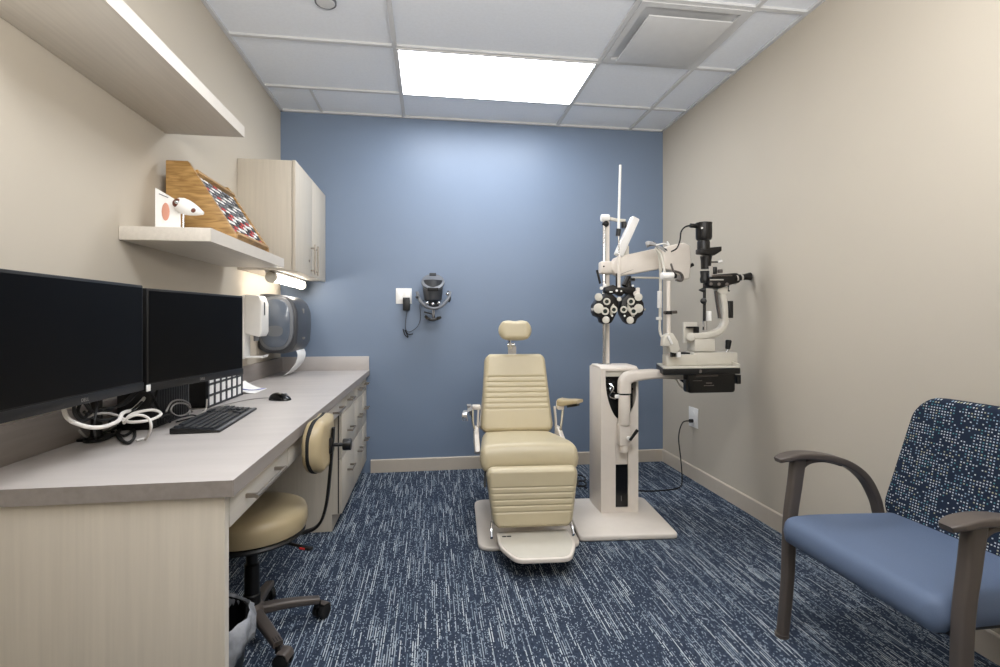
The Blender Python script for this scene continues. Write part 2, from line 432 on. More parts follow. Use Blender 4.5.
# oak lens rack
t = thing('lens_rack', 'oak slanted rack of trial lenses standing on the lower shelf', 'rack', (.17, -1.505, 1.51))
ra = [(.03, 1.511), (.305, 1.511), (.305, 1.53), (.115, 1.832), (.03, 1.832)]
for y in (-1.715, -1.297): MB().prism(ra, y, y+.02, 'y').build('side_panel', 'oak', t, bevel=.002)
MB().box((.031, -1.695, 1.511), (.045, -1.297, 1.80)).build('back_panel', 'oak', t)
sl = Vector((.115-.305, 0, 1.838-1.53)); sln = sl.normalized(); nrm = Vector((sln.z, 0, -sln.x))
def rk(u, v, c):    # u along y 0..1, v up the slope 0..1, c outward
    return Vector((.300, -1.695+u*.398, 1.527))+sl*v+nrm*(c-.016)
def slab(m, u0, u1, v0, v1, c0, c1):
    vs = [rk(u, v, c) for c in (c0, c1) for (u, v) in ((u0, v0), (u1, v0), (u1, v1), (u0, v1))]
    return m.add(vs, [(0,3,2,1),(4,5,6,7),(0,1,5,4),(1,2,6,5),(2,3,7,6),(3,0,4,7)])
slab(MB(), 0, 1, 0, .88, 0, .008).build('tray_board', 'oak', t)
K_ = 2.43
slab(MB(), 0, 1, 0, .02*K_, .008, .028).build('tray_rail', 'oak', t, bevel=.001)
slab(MB(), 0, 1, .342*K_, .362*K_, .008, .028).build('tray_rail', 'oak', t, bevel=.001)
slab(MB(), .015, .985, .022*K_, .34*K_, .008, .0095).build('lining', 'paper', t)
slot_m = MB()
for j in range(12): slab(slot_m, .02, .98, (.025+j*.0262)*K_, (.0265+j*.0262)*K_, .0095, .016)
slot_m.build('divider_grid', 'grey_plastic', t, merge=False)
for j in range(12):
    for i in range(8):
        k = (i*5+j*3) % 7
        mt = ('red' if k < 2 else ('black_plastic' if k < 4 else 'white_plastic')) if j < 5 else ('grey_plastic' if k < 3 else ('white_plastic' if k < 6 else 'red'))
        if j >= 5 and k == 6 and i > 3: mt = 'black_plastic'
        u, v = .08+i*.12, .039+j*.0262
        slab(MB(), u-.045, u+.045, (v-.010)*K_, (v+.008)*K_, .0098, .0165 if j < 5 else .0135).build('lens_slot', mt, t, smooth=False)

# eye model with printed card
t = thing('eye_model', 'white card with an eye drawing and a cutaway eyeball model on the shelf', 'eye model', (.17, -1.92, 1.51))
MB().box((.075, -1.935, 1.5105), (.255, -1.86, 1.518)).build('base', 'white_plastic', t, bevel=.002)
c_ = MB().prism([(.085, 1.518), (.172, 1.518), (.172, 1.585), (.168, 1.62), (.085, 1.67)], -1.905, -1.900, 'y').build('card', 'paper', t)
MB().ball((.122, -1.906, 1.580), (.014, .002, .034)).build('eye_drawing', 'eye_pink', c_)
MB().cbox((.115, -1.906, 1.640), (.035, .001, .003), Matrix.Rotation(.4, 3, 'Y')).build('caption_bar', 'grey_plastic', c_)
ax_ = (at(203, 213, -1.9)-at(181, 205, -1.9)).normalized(); e0 = at(180, 205, -1.9)
MB().lathe(e0, [(.012, -.016), (.026, -.008), (.031, .008), (.030, .025), (.025, .045), (.016, .068), (.006, .088)], n=28, axis=ax_).build('eyeball', 'white_plastic', t)
MB().ball(e0+Vector((0, -.014, .002)), (.019, .019, .019)).build('iris', 'eye_brown', t)
MB().ball(e0+Vector((.002, -.028, .004)), .008).build('lens', 'chrome', t)
MB().ball(e0+ax_*.055+Vector((0, -.012, -.002)), (.013, .010, .011)).build('optic_nerve', 'eye_brown', t)
MB().cyl(e0+Vector((.012, 0, -.02)), (e0.x+.012, e0.y, 1.515), .004).build('stem', 'chrome', t)

# ------------------------------------------------------------------ desk
YE = -2.695
t = thing('worktop', 'long grey laminate worktop with backsplash running to the blue wall', 'worktop', (.325, -1.35, .75))
MB().box((.001, YE, .75), (.65, -.001, .79)).build('slab', 'counter', t, bevel=.0015)
MB().box((.65, YE+.001, .7505), (.6515, -.001, .7895)).box((.001, YE-.0015, .7505), (.65, YE, .7895)).build('edge_band', 'counter_edge', t)
MB().box((.001, YE, .79), (.02, -.021, .895)).build('backsplash', 'counter_edge', t, bevel=.001)
MB().box((.001, -.02, .79), (.648, -.001, .895)).build('backsplash', 'counter', t, bevel=.001)
t = thing('end_panel', 'cream laminate end panel carrying the near end of the worktop', 'panel', (.31, YE, 0))
MB().box((.001, YE+.006, .001), (.628, YE+.03, .7495)).build('panel', 'laminate', t, bevel=.001)
MB().box((.628, YE+.007, .001), (.630, YE+.029, .7495)).build('edge_band', 'laminate_edge', t)
def handle(y, z, ln, parent, x=.645, thin=.005):
    m = MB().cyl((x+.03, y-ln/2, z), (x+.03, y+ln/2, z), thin, n=12)
    for s_ in (-1, 1): m.box((x, y+s_*(ln/2-.012)-.005, z-.005), (x+.03, y+s_*(ln/2-.012)+.005, z+.005))
    return m.build('handle', 'brushed', parent)
def pencil(y0, y1, hy, ln, label):
    t = thing('drawer_unit', label, 'drawer', (.6, (y0+y1)/2, .66))
    MB().box((.18, y0+.01, .69), (.61, y1-.01, .745)).build('drawer_box', 'laminate', t)
    d = MB().box((.612, y0, .665), (.631, y1, .7485)).build('drawer_front', 'laminate_shelf', t, bevel=.001)
    handle(hy, .705, ln, d, .631)
pencil(-2.662, -2.155, -2.43, .27, 'shallow cream desk drawer with long bar handle, nearest the end panel')
pencil(-1.61, -1.082, -1.27, .20, 'shallow cream desk drawer next to the base cabinets')
t = thing('apron_rail', 'plain cream rail under the worktop between the two desk drawers', 'rail', (.62, -1.88, .66))
MB().box((.612, -2.152, .665), (.631, -1.613, .7485)).build('rail', 'laminate_shelf', t, bevel=.001)
def base_cab(y0, y1, fr, hl, label, toe=True):
    t = thing('base_cabinet', label, 'cabinet', (.32, (y0+y1)/2, 0), group=None)
    m = MB().prism([(.001, .001), (.575, .001), (.575, .095), (.605, .095), (.605, .7495), (.001, .7495)], y0, y1, 'y').build('body', 'laminate', t)
    MB().box((.605, y0+.0005, .097), (.6115, y1-.0005, .748)).build('drawer_gap', 'dark_gap', t)
    for (z0, z1, hz) in fr:
        d = MB().box((.6115, y0+.0015, z0), (.6275, y1-.0015, z1)).build('drawer', 'laminate', t, bevel=.001)
        handle((y0+y1)/2, hz, hl, d, .6275)
FR = [(.645, .747, .70), (.400, .641, .52), (.098, .396, .288)]
base_cab(-1.08, -.60, FR, .13, 'cream three-drawer base cabinet, nearest of the three, beside the knee space')
base_cab(-.598, -.245, FR, .13, 'cream three-drawer base cabinet, middle of the three')
base_cab(-.243, -.003, FR, .10, 'narrow cream three-drawer base cabinet against the blue wall')

# ------------------------------------------------------------------ monitors
def monitor(p, q, label, logo):
    p, q = Vector(p), Vector(q); wv = (q-p).xy.length; dirv = Vector(((q-p).x, (q-p).y, 0)).normalized()
    nx = Vector((dirv.y, -dirv.x, 0))       # outward normal (towards +x)
    z0, z1 = p.z, q.z
    base = Vector((p.x, p.y, 0))
    R = Matrix((( dirv.x, nx.x, 0, base.x), (dirv.y, nx.y, 0, base.y), (0, 0, 1, 0), (0, 0, 0, 1)))
    t = thing('computer_monitor', label, 'monitor', ((p.x+q.x)/2, (p.y+q.y)/2, z0))
    MB().box((0, -.032, z0), (wv, 0, z1), R).box((.1, -.05, z0+.06), (wv-.1, -.03, z1-.07), R).build('housing', 'black_plastic', t, bevel=.003)
    MB().box((.008, 0, z0+.028), (wv-.008, .0012, z1-.008), R).build('screen', 'screen_black', t)
    b = MB().box((0, 0, z0), (wv, .003, z0+.024), R).build('chin_bezel', 'bezel', t, bevel=.001)
    MB().box((wv/2-.05, -.056, z0+.11), (wv/2+.05, -.05, z0+.21), R).build('mount_plate', 'black_metal', t)
    if logo:
        cu = bpy.data.curves.new('logo', 'FONT'); cu.body = 'DELL'; cu.size = .013; cu.align_x = 'CENTER'; cu.extrude = .0002
        o = bpy.data.objects.new('logo_tmp', cu); C.objects.link(o)
        me = bpy.data.meshes.new_from_object(o.evaluated_get(bpy.context.evaluated_depsgraph_get()))
        bpy.data.objects.remove(o)
        Tm = WM[t.name].inverted() @ R @ Matrix.Translation((wv/2, .0034, z0+.007)) @ Matrix(((1,0,0,0),(0,0,1,0),(0,1,0,0),(0,0,0,1)))
        me.transform(Tm); me.materials.clear(); me.materials.append(MATS['cable_grey'])
        lo = bpy.data.objects.new('logo', me); C.objects.link(lo); lo.parent = b
    return R, wv, z0, t
R1 = monitor((.225, -2.795, .953), (.233, -2.27, 1.277), 'large black computer monitor at the left edge, nearest the end panel', True)
R2 = monitor((.236, -2.255, .945), (.340, -1.742, 1.270), 'large black computer monitor angled inward, beside the white grid box', True)
# monitor stand post with two arms
t = thing('monitor_stand', 'black double-arm monitor stand rising behind the two screens', 'monitor stand', (.06, -2.20, .79))
MB().box((.025, -2.24, .7905), (.095, -2.15, .80)).build('base', 'black_metal', t, bevel=.004)
MB().cyl((.06, -2.20, .80), (.06, -2.20, 1.16), .016).build('pole', 'black_metal', t)
for (R, wv, z0, tt) in (R1, R2):
    e = R @ Vector((wv/2, -.056, z0+.16)); e2 = e+(R.to_3x3() @ Vector((0, -.004, 0)))
    MB().sweep([(.06, -2.20, 1.12), (.07, (e.y-2.2)/2, 1.12), tuple(e2)], .03, .02, side=(0, 0, 1)).build('arm', 'black_metal', t)
# mini computer behind
t = thing('docking_station', 'black boxy computer standing under the right monitor', 'computer', (.12, -1.93, .79))
MB().box((.05, -2.08, .7905), (.16, -1.80, .93)).build('case', 'black_plastic', t, bevel=.005)
m = MB()
for k in range(14): m.box((.16, -2.06+k*.018, .80), (.161, -2.052+k*.018, .92))
m.build('vent', 'rubber', t, merge=False)
# grid box
t = thing('desk_organizer', 'box with black grid and white panels standing behind the keyboard', 'organizer', (.16, -1.50, .79))
y0, y1, xg = -1.64, -1.25, .165
pts = [at(208, 408, -1.63), at(240, 396, -1.28)]
MB().box((.055, y0+.01, .7905), (.156, y1-.01, .905)).build('box', 'black_plastic', t, bevel=.002)
m = MB(); g = MB(); n = 6; st = (y1-y0)/n
for i in range(n):
    for k, (za, zb) in enumerate(((.80, .838), (.848, .886), (.896, .915))):
        MB().box((.160, y0+i*st+.011, za), (.164, y0+(i+1)*st-.011, zb)).build('white_panel', 'paper', t)
for i in range(n+1): g.box((.156, y0+i*st-.008, .7905), (.166, y0+i*st+.008, .918))
for z in (.7905, .838, .886, .914): g.box((.156, y0-.008, z), (.166, y1+.008, z+.008))
g.build('grid', 'charcoal', t, merge=False)
# leaflet
t = thing('leaflet', 'white paper leaflet with a blue curved band lying behind the grid box', 'leaflet', (.13, -1.10, .79))
def sheet(m, x0, x1, y0, y1, zf, th, n=14):
    vs = []
    for k in (0, 1):
        for i in range(n+1):
            for j in (0, 1):
                x = x0+(x1-x0)*i/n; vs.append((x, y0 if j == 0 else y1, zf(i/n)+th*k))
    fs = []; K = 2*(n+1)
    for i in range(n):
        a = 2*i; fs += [(a, a+1, a+3, a+2), (K+a, K+a+2, K+a+3, K+a+1), (a, a+2, K+a+2, K+a), (a+1, K+a+1, K+a+3, a+3)]
    fs += [(0, K, K+1, 1), (2*n, 2*n+1, K+2*n+1, K+2*n)]
    return m.add(vs, fs)
sheet(MB(), .10, .215, -1.215, -1.02, lambda q: .7908+.045*(1-q)**2, .0012).build('sheet', 'paper', t)
MB().sweep([(.125, -1.21, .8215), (.155, -1.17, .8055), (.185, -1.10, .7965), (.20, -1.03, .7935)], .022, .0012, side=(1, .3, 0)).build('band', 'blue_ink', t)

# keyboard
def kb():
    a, b, c, d = Vector((.245, -2.125, 0)), Vector((.395, -2.165, 0)), Vector((.368, -1.66, 0)), None
    org = Vector((.412, -2.155, .7905)); u = (Vector((.382, -1.66, .7905))-org).normalized(); wl = .45
    v = Vector((-u.y, u.x, 0)) # towards wall
    R = Matrix(((u.x, v.x, 0, org.x), (u.y, v.y, 0, org.y), (0, 0, 1, org.z), (0, 0, 0, 1)))
    t = thing('keyboard', 'black computer keyboard lying in front of the monitors', 'keyboard', tuple(R @ Vector((wl/2, .07, 0))))
    def wedge(m, x0, x1, y0, y1, z0, z1):
        vs = [(x0,y0,.0),(x1,y0,.0),(x1,y1,.0),(x0,y1,.0),(x0,y0,z0),(x1,y0,z0),(x1,y1,z1),(x0,y1,z1)]
        return m.add([R @ Vector(p) for p in vs], [(0,3,2,1),(4,5,6,7),(0,1,5,4),(1,2,6,5),(2,3,7,6),(3,0,4,7)])
    wedge(MB(), 0, wl, 0, .155, .007, .020).build('body', 'black_plastic', t, bevel=.003)
    MB().box((.002, .004, .0070), (wl-.002, .014, .0092), R).build('front_strip', 'grey_plastic', t)
    key = None; n = 0
    for r_ in range(6):
        y = .022+r_*.0205+(.006 if r_ == 5 else 0); z = .0075+y*.085
        xs = [(.012+.0187*i, .0155) for i in range(15)]+[(.303+.0187*i, .0155) for i in range(3)]+[(.368+.0187*i, .0155) for i in range(4)]
        if r_ == 0: xs = [(.012, .022), (.038, .022), (.064, .022), (.09, .105), (.20, .022), (.226, .022), (.25, .03)]+[(.303+.0187*i, .0155) for i in range(3)]+[(.368, .034), (.4055, .0155)]
        if r_ in (1,): xs = [(.012, .038)]+[(.0535+.0187*i, .0155) for i in range(10)]+[(.2405, .042), (.3217, .0155)]+[(.368+.0187*i, .0155) for i in range(3)]
        if r_ == 2: xs = [(.012, .03)]+[(.0455+.0187*i, .0155) for i in range(11)]+[(.2512, .032)]+[(.368+.0187*i, .0155) for i in range(3)]
        if r_ == 5: xs = [x for i, x in enumerate(xs) if i < 18 and i not in (1, 14)]
        for (x, wd) in xs:
            nm = 'space_bar' if wd > .1 else 'key'
            MB().box((x, y, z), (x+wd, y+.0155, z+.0065), R).build(nm, 'charcoal', t, smooth=False); n += 1
    MB().tube([R @ Vector((wl*.6, .154, .012)), R @ Vector((wl*.62, .18, .006)), R @ Vector((wl*.45, .21, .005)), (.19, -1.96, .796)], .0025).build('cord', 'rubber', t)
    return n
kb()
t = thing('computer_mouse', 'glossy black computer mouse on the worktop beside the keyboard', 'mouse', (.41, -1.455, .79))
m = MB(); mc = Vector((.405, -1.45, .7905)); u = Vector((.93, -.36, 0)); v = Vector((.36, .93, 0))
vs = []; nn, mm_ = 20, 10
for j in range(mm_+1):
    a = PI/2*j/mm_
    for i in range(nn):
        th = 2*PI*i/nn; r = math.cos(a)
        L_ = .056*math.copysign(abs(math.cos(th))**.8, math.cos(th))*r; Wd = .031*math.copysign(abs(math.sin(th))**.8, math.sin(th))*r
        vs.append(mc+u*L_+v*Wd+Vector((0, 0, .034*math.sin(a)*(1-.25*L_/.056))))
m.add(vs, [(j*nn+i, j*nn+(i+1) % nn, (j+1)*nn+(i+1) % nn, (j+1)*nn+i) for j in range(mm_) for i in range(nn)]+[tuple(range(nn-1, -1, -1))])
m.build('shell', 'black_gloss', t)
MB().cyl(mc+u*.03+v*-.004+Vector((0, 0, .024)), mc+u*.03+v*.004+Vector((0, 0, .024)), .009).build('wheel', 'grey_plastic', t)
MB().tube([mc-u*.054+Vector((0, 0, .008)), (.30, -1.40, .793), (.25, -1.45, .793), (.2, -1.6, .793), (.175, -1.72, .793)], .0018).build('cord', 'cable_grey', t)

# cables under the monitors
ZC = .7945
def desk_cable(pts, r, mt, label, grp=None):
    pts = [Vector((max(p[0], .03+r), p[1], max(p[2], .7915+r))) for p in map(Vector, pts)]
    pts = [Vector((p.x, p.y, max(p.z, .7915+r))) for p in catmull(pts, 8)]
    m = MB().tube(pts, r, n=8, smooth=0).build('cable', mt, loc=pts[0])
    tag(m, label, 'cable', grp)
def U3(px, py, z=None, x=None, y=None):
    xx, zz = (px-500)/F_PX, -(py-CYP)/F_PX
    c, s = math.cos(YAW), math.sin(YAW); d = Vector((xx*c+s, -xx*s+c, zz))
    k = (z-CAM.z)/d.z if z is not None else ((x-CAM.x)/d.x if x is not None else (y-CAM.y)/d.y)
    return CAM+d*k
desk_cable([(.14, -2.47, .98), U3(66, 416, x=.19), U3(84, 426, x=.22), U3(102, 427, x=.24), U3(118, 421, x=.24), U3(123, 413, x=.22), U3(135, 408, x=.16), U3(147, 392, x=.13), (.13, -2.10, .98)], .0055, 'cable_white', 'thick pale cable sagging below the left monitor')
desk_cable([U3(122, 418, x=.21), U3(130, 422, x=.23), U3(150, 420, x=.25), U3(161, 414, x=.25), U3(152, 410, x=.22), U3(132, 414, x=.20), U3(124, 423, x=.215)], .0045, 'cable_white', 'white cable loop reaching right toward the keyboard')
desk_cable([U3(122, 421, x=.22), U3(136, 415, x=.25), U3(148, 418, x=.27), U3(151, 428, x=.28), U3(146, 439, z=ZC), U3(136, 441, z=ZC)], .004, 'cable_white', 'white cable end drooping onto the worktop beside the black loop')
desk_cable([U3(76, 410, x=.18), U3(82, 420, x=.18), U3(95, 414, x=.20), U3(112, 414, x=.22), U3(120, 420, x=.21), U3(100, 435, z=ZC), U3(82, 438, z=ZC), U3(79, 430, x=.16)], .0035, 'cable_grey', 'grey cable coiled low behind the left monitor')
desk_cable([U3(94, 400, x=.2), U3(97, 405, x=.21), U3(94, 425, x=.22), U3(96, 440, z=ZC)], .003, 'rubber', 'black cable hanging straight down across the pale one')
bl = [
 [(74, 405), (75, 414), (82, 421), (92, 417), (102, 409), (112, 408), (125, 404), (135, 395), (140, 388)],
 [(73, 404), (84, 403), (90, 410), (98, 413), (112, 409), (125, 401), (138, 390), (145, 388)],
 [(122, 424), (119, 432), (122, 440), (128, 443), (134, 438), (134, 430), (128, 425)],
 [(121, 425), (117, 434), (123, 442), (130, 443), (135, 435), (131, 426)],
 [(76, 428), (75, 436), (84, 442), (100, 441), (112, 436), (122, 425)],
 [(144, 388), (152, 395), (157, 405), (163, 415), (170, 422)],
 [(158, 388), (154, 400), (150, 405), (160, 412), (172, 418)]]
BLAB = ['black cable swinging in a wide arc behind the left monitor', 'black cable rising from the arc up to the seam between the monitors', 'small tight black cable loop at the front of the tangle', 'second black loop wrapped around the small tight one', 'black cable lying flat along the backsplash below the left monitor', 'black cable falling from the seam toward the keyboard', 'black cable crossing under the white square tag', 'black cable bunched at the middle of the tangle', 'black cable stretched level through the tangle behind the pale one', 'black cable hanging in a short curl below the left monitor']
bl += [[(100, 430), (110, 422), (120, 426), (132, 430), (124, 436), (112, 432)], [(84, 412), (100, 420), (118, 417), (130, 412), (142, 402)], [(80, 404), (78, 412), (84, 418), (90, 410), (88, 404)]]
for p in bl:
    pp = [U3(a, b, x=.19) if b < 424 else U3(a, b, z=ZC) for a, b in p]
    for q in pp: q.z = max(q.z, ZC)
    desk_cable(pp, .0042, 'rubber', BLAB[bl.index(p)])
gl = [[(166, 412), (172, 402), (182, 400), (190, 405), (188, 413), (178, 416), (171, 411), (175, 404), (186, 404), (192, 412)],
      [(196, 421), (201, 414), (206, 409), (207, 399)], [(160, 418), (170, 414), (180, 417), (192, 415), (198, 417)]]
for i, p in enumerate(gl):
    pp = [U3(a, b, x=.22) for a, b in p]
    for q in pp: q.z = max(q.z, ZC)
    desk_cable(pp, .003, ('cable_grey', 'cable_white', 'rubber')[i], ('grey cable coiled in front of the black computer', 'short pale cable rising behind the keyboard', 'black cable running along the back of the keyboard')[i])
t = thing('cable_clip', 'tiny white square tag at the seam between the two monitors', 'tag', (.24, -2.26, .95))
MB().cbox((.244, -2.262, .958), (.004, .02, .02)).build('plate', 'white_plastic', t, bevel=.001)

# ------------------------------------------------------------------ dispensers on the left wall
t = thing('soap_dispenser', 'white wall-mounted soap dispenser with drip tray beside the monitor', 'soap dispenser', (0, -.72, .95))
MB().box((.001, -.80, .94), (.02, -.70, 1.32)).build('back_plate', 'white_plastic', t, bevel=.004)
MB().prism([(.02, 1.09), (.105, 1.07), (.118, 1.10), (.118, 1.27), (.10, 1.318), (.02, 1.325)], -.80, -.665, 'y').build('body', 'white_plastic', t, bevel=.008, seg=3)
MB().box((.118, -.76, 1.20), (.1195, -.74, 1.28)).build('level_window', 'charcoal', t)
MB().cyl((.07, -.75, 1.045), (.07, -.75, 1.085), .014).build('nozzle', 'grey_plastic', t)
MB().prism([(.02, .945), (.12, .945), (.13, .962), (.125, .962), (.115, .952), (.02, .952)], -.80, -.70, 'y').build('drip_tray', 'white_plastic', t)
t = thing('paper_towel_dispenser', 'dark grey paper towel dispenser with oval window, towel hanging out', 'towel dispenser', (0, -.34, .95))
def rrect(cy, cz, hw, hh, r, n=8):
    out = []
    for sx, sz, a0 in ((1, 1, 0), (-1, 1, 90), (-1, -1, 180), (1, -1, 270)):
        for k in range(n+1):
            a = math.radians(a0+90*k/n); out.append((cy+sx*(hw-r)+r*math.cos(a), cz+sz*(hh-r)+r*math.sin(a)))
    return out
DSH = .03
tb = [(.001, .985), (.05, .955), (.17, .95), (.215, .975), (.243, 1.02), (.252, 1.12), (.248, 1.23), (.225, 1.295), (.17, 1.335), (.05, 1.345), (.001, 1.34)]
MB().prism(tb, -.515, -.125, 'y').build('body', 'dispenser_dark', t, bevel=.02, seg=4)
def oval(cx, cz, a, b, n=40):
    out = []
    for i in range(n):
        th = 2*PI*i/n; c, s = math.cos(th), math.sin(th)
        out.append((cx+a*math.copysign(abs(c)**.75, c), cz+b*math.copysign(abs(s)**.75, s)))
    return out
MB().prism(oval(.115, 1.15, .113, .175), -.528, -.510, 'y').build('window_ring', 'grey_plastic', t, bevel=.004)
wn = MB().prism(oval(.115, 1.15, .094, .157), -.536, -.527, 'y').build('window', 'translucent_grey', t, bevel=.003)
MB().prism(oval(.115, 1.10, .05, .035), -.5375, -.536, 'y').build('roll_label', 'grey_plastic', wn)
MB().box((.246, -.36, 1.22), (.2515, -.33, 1.25)).box((.246, -.365, 1.04), (.2545, -.325, 1.055)).build('badge', 'cable_grey', t)
MB().sweep([(.21, -.28, .965), (.22, -.28, .93), (.21, -.29, .88), (.175, -.31, .83), (.14, -.32, .80)], .22, .002, side=(0, 1, 0)).build('paper_towel', 'paper', t)

# ------------------------------------------------------------------ wall outlets and headset on the blue wall
def outlet_plate(t, cx, cz, wv, hv, plane, n_gang):
    pass
t = thing('wall_outlet', 'white double outlet plate on the blue wall', 'outlet', (.91, 0, 1.358))
MB().box((.85, -.007, 1.298), (.97, -.001, 1.418)).build('plate', 'white_plastic', t, bevel=.002)
for x in (.882, .938):
    MB().box((x-.017, -.010, 1.325), (x+.017, -.006, 1.392)).build('socket', 'paper', t, bevel=.001)
t = thing('power_adapter', 'black plug-in adapter in the outlet, cord hanging in a small knot', 'charger', (.935, -.01, 1.28))
MB().box((.905, -.055, 1.245), (.958, -.0105, 1.345)).build('body', 'black_plastic', t, bevel=.005)
Y0 = -.012
k = [at(407.5, 309, -.03), at(406, 318, -.012), at(405.5, 328, -.012), at(409, 332, -.012), at(417, 327, -.012), at(420.5, 318, -.012), at(420, 305, -.012), at(424, 300, -.03)]
MB().tube(k, .0022).build('cord', 'charcoal', t)
MB().tube([at(403, 329, -.014), at(405, 335, -.02), at(408, 337, -.014), at(405, 330, -.02), at(408, 334, -.014), at(413, 334, -.014)], .004).build('cord_knot', 'rubber', t)
t = thing('examination_headset', 'dark grey head-worn eye examining scope hanging on the blue wall', 'headset', (1.14, 0, 1.36))
hc = at(434, 292, -.1)
def e_(px, py, y=-.08): return at(px, py, y)
# wall cradle
MB().box((1.10, -.02, 1.26), (1.18, -.001, 1.44)).build('wall_cradle', 'charcoal', t, bevel=.005)
cx_ = e_(433, 290).x
MB().lathe((cx_, -.085, 1.325), [(.05, -.01), (.066, 0), (.074, .06), (.078, .12), (.075, .15), (.05, .155)], n=36).build('headband', 'charcoal', t)
MB().lathe((cx_, -.105, 1.462), [(.06, -.025), (.083, -.018), (.088, -.004), (.086, .006), (.07, .011), (.03, .013)], axis=(0, -.72, .69), n=36).build('top_pad', 'grey_plastic', t, ang=40)
MB().cbox((cx_-.002, -.150, 1.515), (.05, .02, .022)).build('logo_plate', 'charcoal', t, bevel=.003)
MB().cbox((cx_, -.155, 1.402), (.08, .03, .026)).build('recess', 'rubber', t, bevel=.004)
MB().tube([e_(417, 292, -.1), e_(421, 302, -.13), e_(430, 308, -.16), e_(440, 307, -.16), e_(448, 299, -.13), e_(450, 292, -.1)], .012, n=12).build('brow_band', 'grey_plastic', t)
m = MB()
for px in (427, 433, 439): m.ball(e_(px, 303 if px != 433 else 304, -.165), .013)
m.build('vent_holes', 'chrome', t)
for px in (415, 419): pass
MB().ball(e_(447.5, 294, -.13), .013).build('side_knob', 'chrome', t)
MB().ball(e_(417, 297, -.13), .012).build('side_knob', 'charcoal', t)
MB().tube([e_(448, 291, -.1), e_(450, 297, -.11), e_(449, 302, -.10)], .008).build('side_clip', 'charcoal', t)
MB().cyl(e_(433.5, 308, -.15), e_(433.5, 318, -.13), .012).build('viewer_stem', 'chrome', t)
MB().sweep([e_(425, 316, -.12), e_(432, 320, -.14), e_(441, 317, -.12)], .05, .022, side=(0, 1, 0)).build('eyepiece_bar', 'black_plastic', t)
MB().sweep([e_(424, 312, -.10), e_(428, 313, -.12), e_(432, 314, -.12)], .03, .01, side=(0, 1, 0)).build('lens_lever', 'black_plastic', t)
for px in (427, 438): MB().cyl(e_(px, 318, -.10), e_(px, 318, -.16), .012).build('eyepiece', 'black_gloss', t)

t = thing('wall_outlet', 'white outlet plate low on the beige right wall', 'outlet', (W, -.50, .457))
MB().box((W-.007, -.565, .385), (W-.001, -.435, .53)).build('plate', 'white_plastic', t, bevel=.002)
for z in (.432, .487): MB().cyl((W-.006, -.50, z), (W-.010, -.50, z), .019, n=24).build('socket', 'paper', t)
m = MB().cyl((W-.035, -.50, .432), (W-.0105, -.50, .432), .014, n=16)
pl = thing('electrical_cable', 'black power cord plugged into the right wall, trailing to the floor', 'power cord', (W-.03, -.50, .43))
L(m.build('plug', 'rubber', pl), 'black plug')
MB().tube([(W-.03, -.50, .432), (W-.09, -.50, .42), (W-.125, -.51, .32), (W-.12, -.53, .17), (W-.13, -.57, .05), (W-.17, -.63, .006), (W-.25, -.69, .006), (2.62, -.71, .006), (2.5, -.69, .006), (2.4, -.74, .006), (2.33, -.78, .006)], .0042).build('cord', 'rubber', pl)
t = thing('coiled_cord', 'small black coiled cord on the carpet behind the exam chair', 'cord', (2.15, -.60, 0))
pts = [(2.15+.035*math.cos(a)*(1-.02*i), -.60+.035*math.sin(a), .008+.0045*i) for i, a in enumerate([k*PI/4 for k in range(20)])]
MB().tube(pts, .005).build('loops', 'rubber', t)

# ------------------------------------------------------------------ exam chair (local frame, front towards -y)
def rpoly(pts, r, n=6):
    "round the corners of a polygon"
    out = []; m = len(pts)
    for i in range(m):
        p = Vector(pts[i]); a = Vector(pts[i-1])-p; b = Vector(pts[(i+1) % m])-p
        rr = r[i] if isinstance(r, (list, tuple)) else r
        k = min(rr, a.length*.48, b.length*.48)
        A, B = p+a.normalized()*k, p+b.normalized()*k
        for j in range(n+1):
            t_ = j/n; out.append(tuple((1-t_)**2*A+2*t_*(1-t_)*p+t_*t_*B))
    return out
def frame_(o, ax, up):
    o, ax, up = Vector(o), Vector(ax).normalized(), Vector(up).normalized(); n = ax.cross(up)
    return lambda a, b, c: o+ax*a+up*b+n*c
CH = (1.642, -1.08, 0)
ch = thing('exam_chair', 'tan vinyl eye exam chair with headrest, footplate and cream floor base', 'exam chair', CH, -.055)
MCH = WM[ch.name]
def cv(x, y, z): return MCH @ Vector((x, y, z))
def loc_mb(m): m.v = [MCH @ v for v in m.v]; return m
b_ = loc_mb(MB().prism(rpoly([(-.268, -.375), (.262, -.375), (.262, .31), (-.268, .31)], .07), 0.001, .024, 'z')); b_.build('base', 'cream_enamel', ch, bevel=.008, seg=3)
loc_mb(MB().prism(rpoly([(-.13, -.14), (.13, -.14), (.13, .25), (-.13, .25)], .05), .024, .30, 'z')).build('column', 'cream_enamel', ch, bevel=.01)
loc_mb(MB().box((-.15, -.16, .28), (.15, .22, .345))).build('lift_housing', 'black_plastic', ch, bevel=.02)
loc_mb(MB().box((-.20, -.20, .345), (.20, .24, .375))).build('seat_frame', 'cream_enamel', ch, bevel=.01)
# seat cushion: b runs from back to front; front edge rolls over
fr = frame_(cv(0, .26, .402), MCH.to_3x3() @ Vector((-1, 0, 0)), MCH.to_3x3() @ Vector((0, -1, .115)))
MB().pillow(fr, .45, .525, .61, .072, r=.045, er=.04, tb=.062, bend=lambda a, b: -.010*(a/.25)**2-.018*max(0, (b-.5)/.11)**2).build('seat', 'vinyl', ch, ang=60)
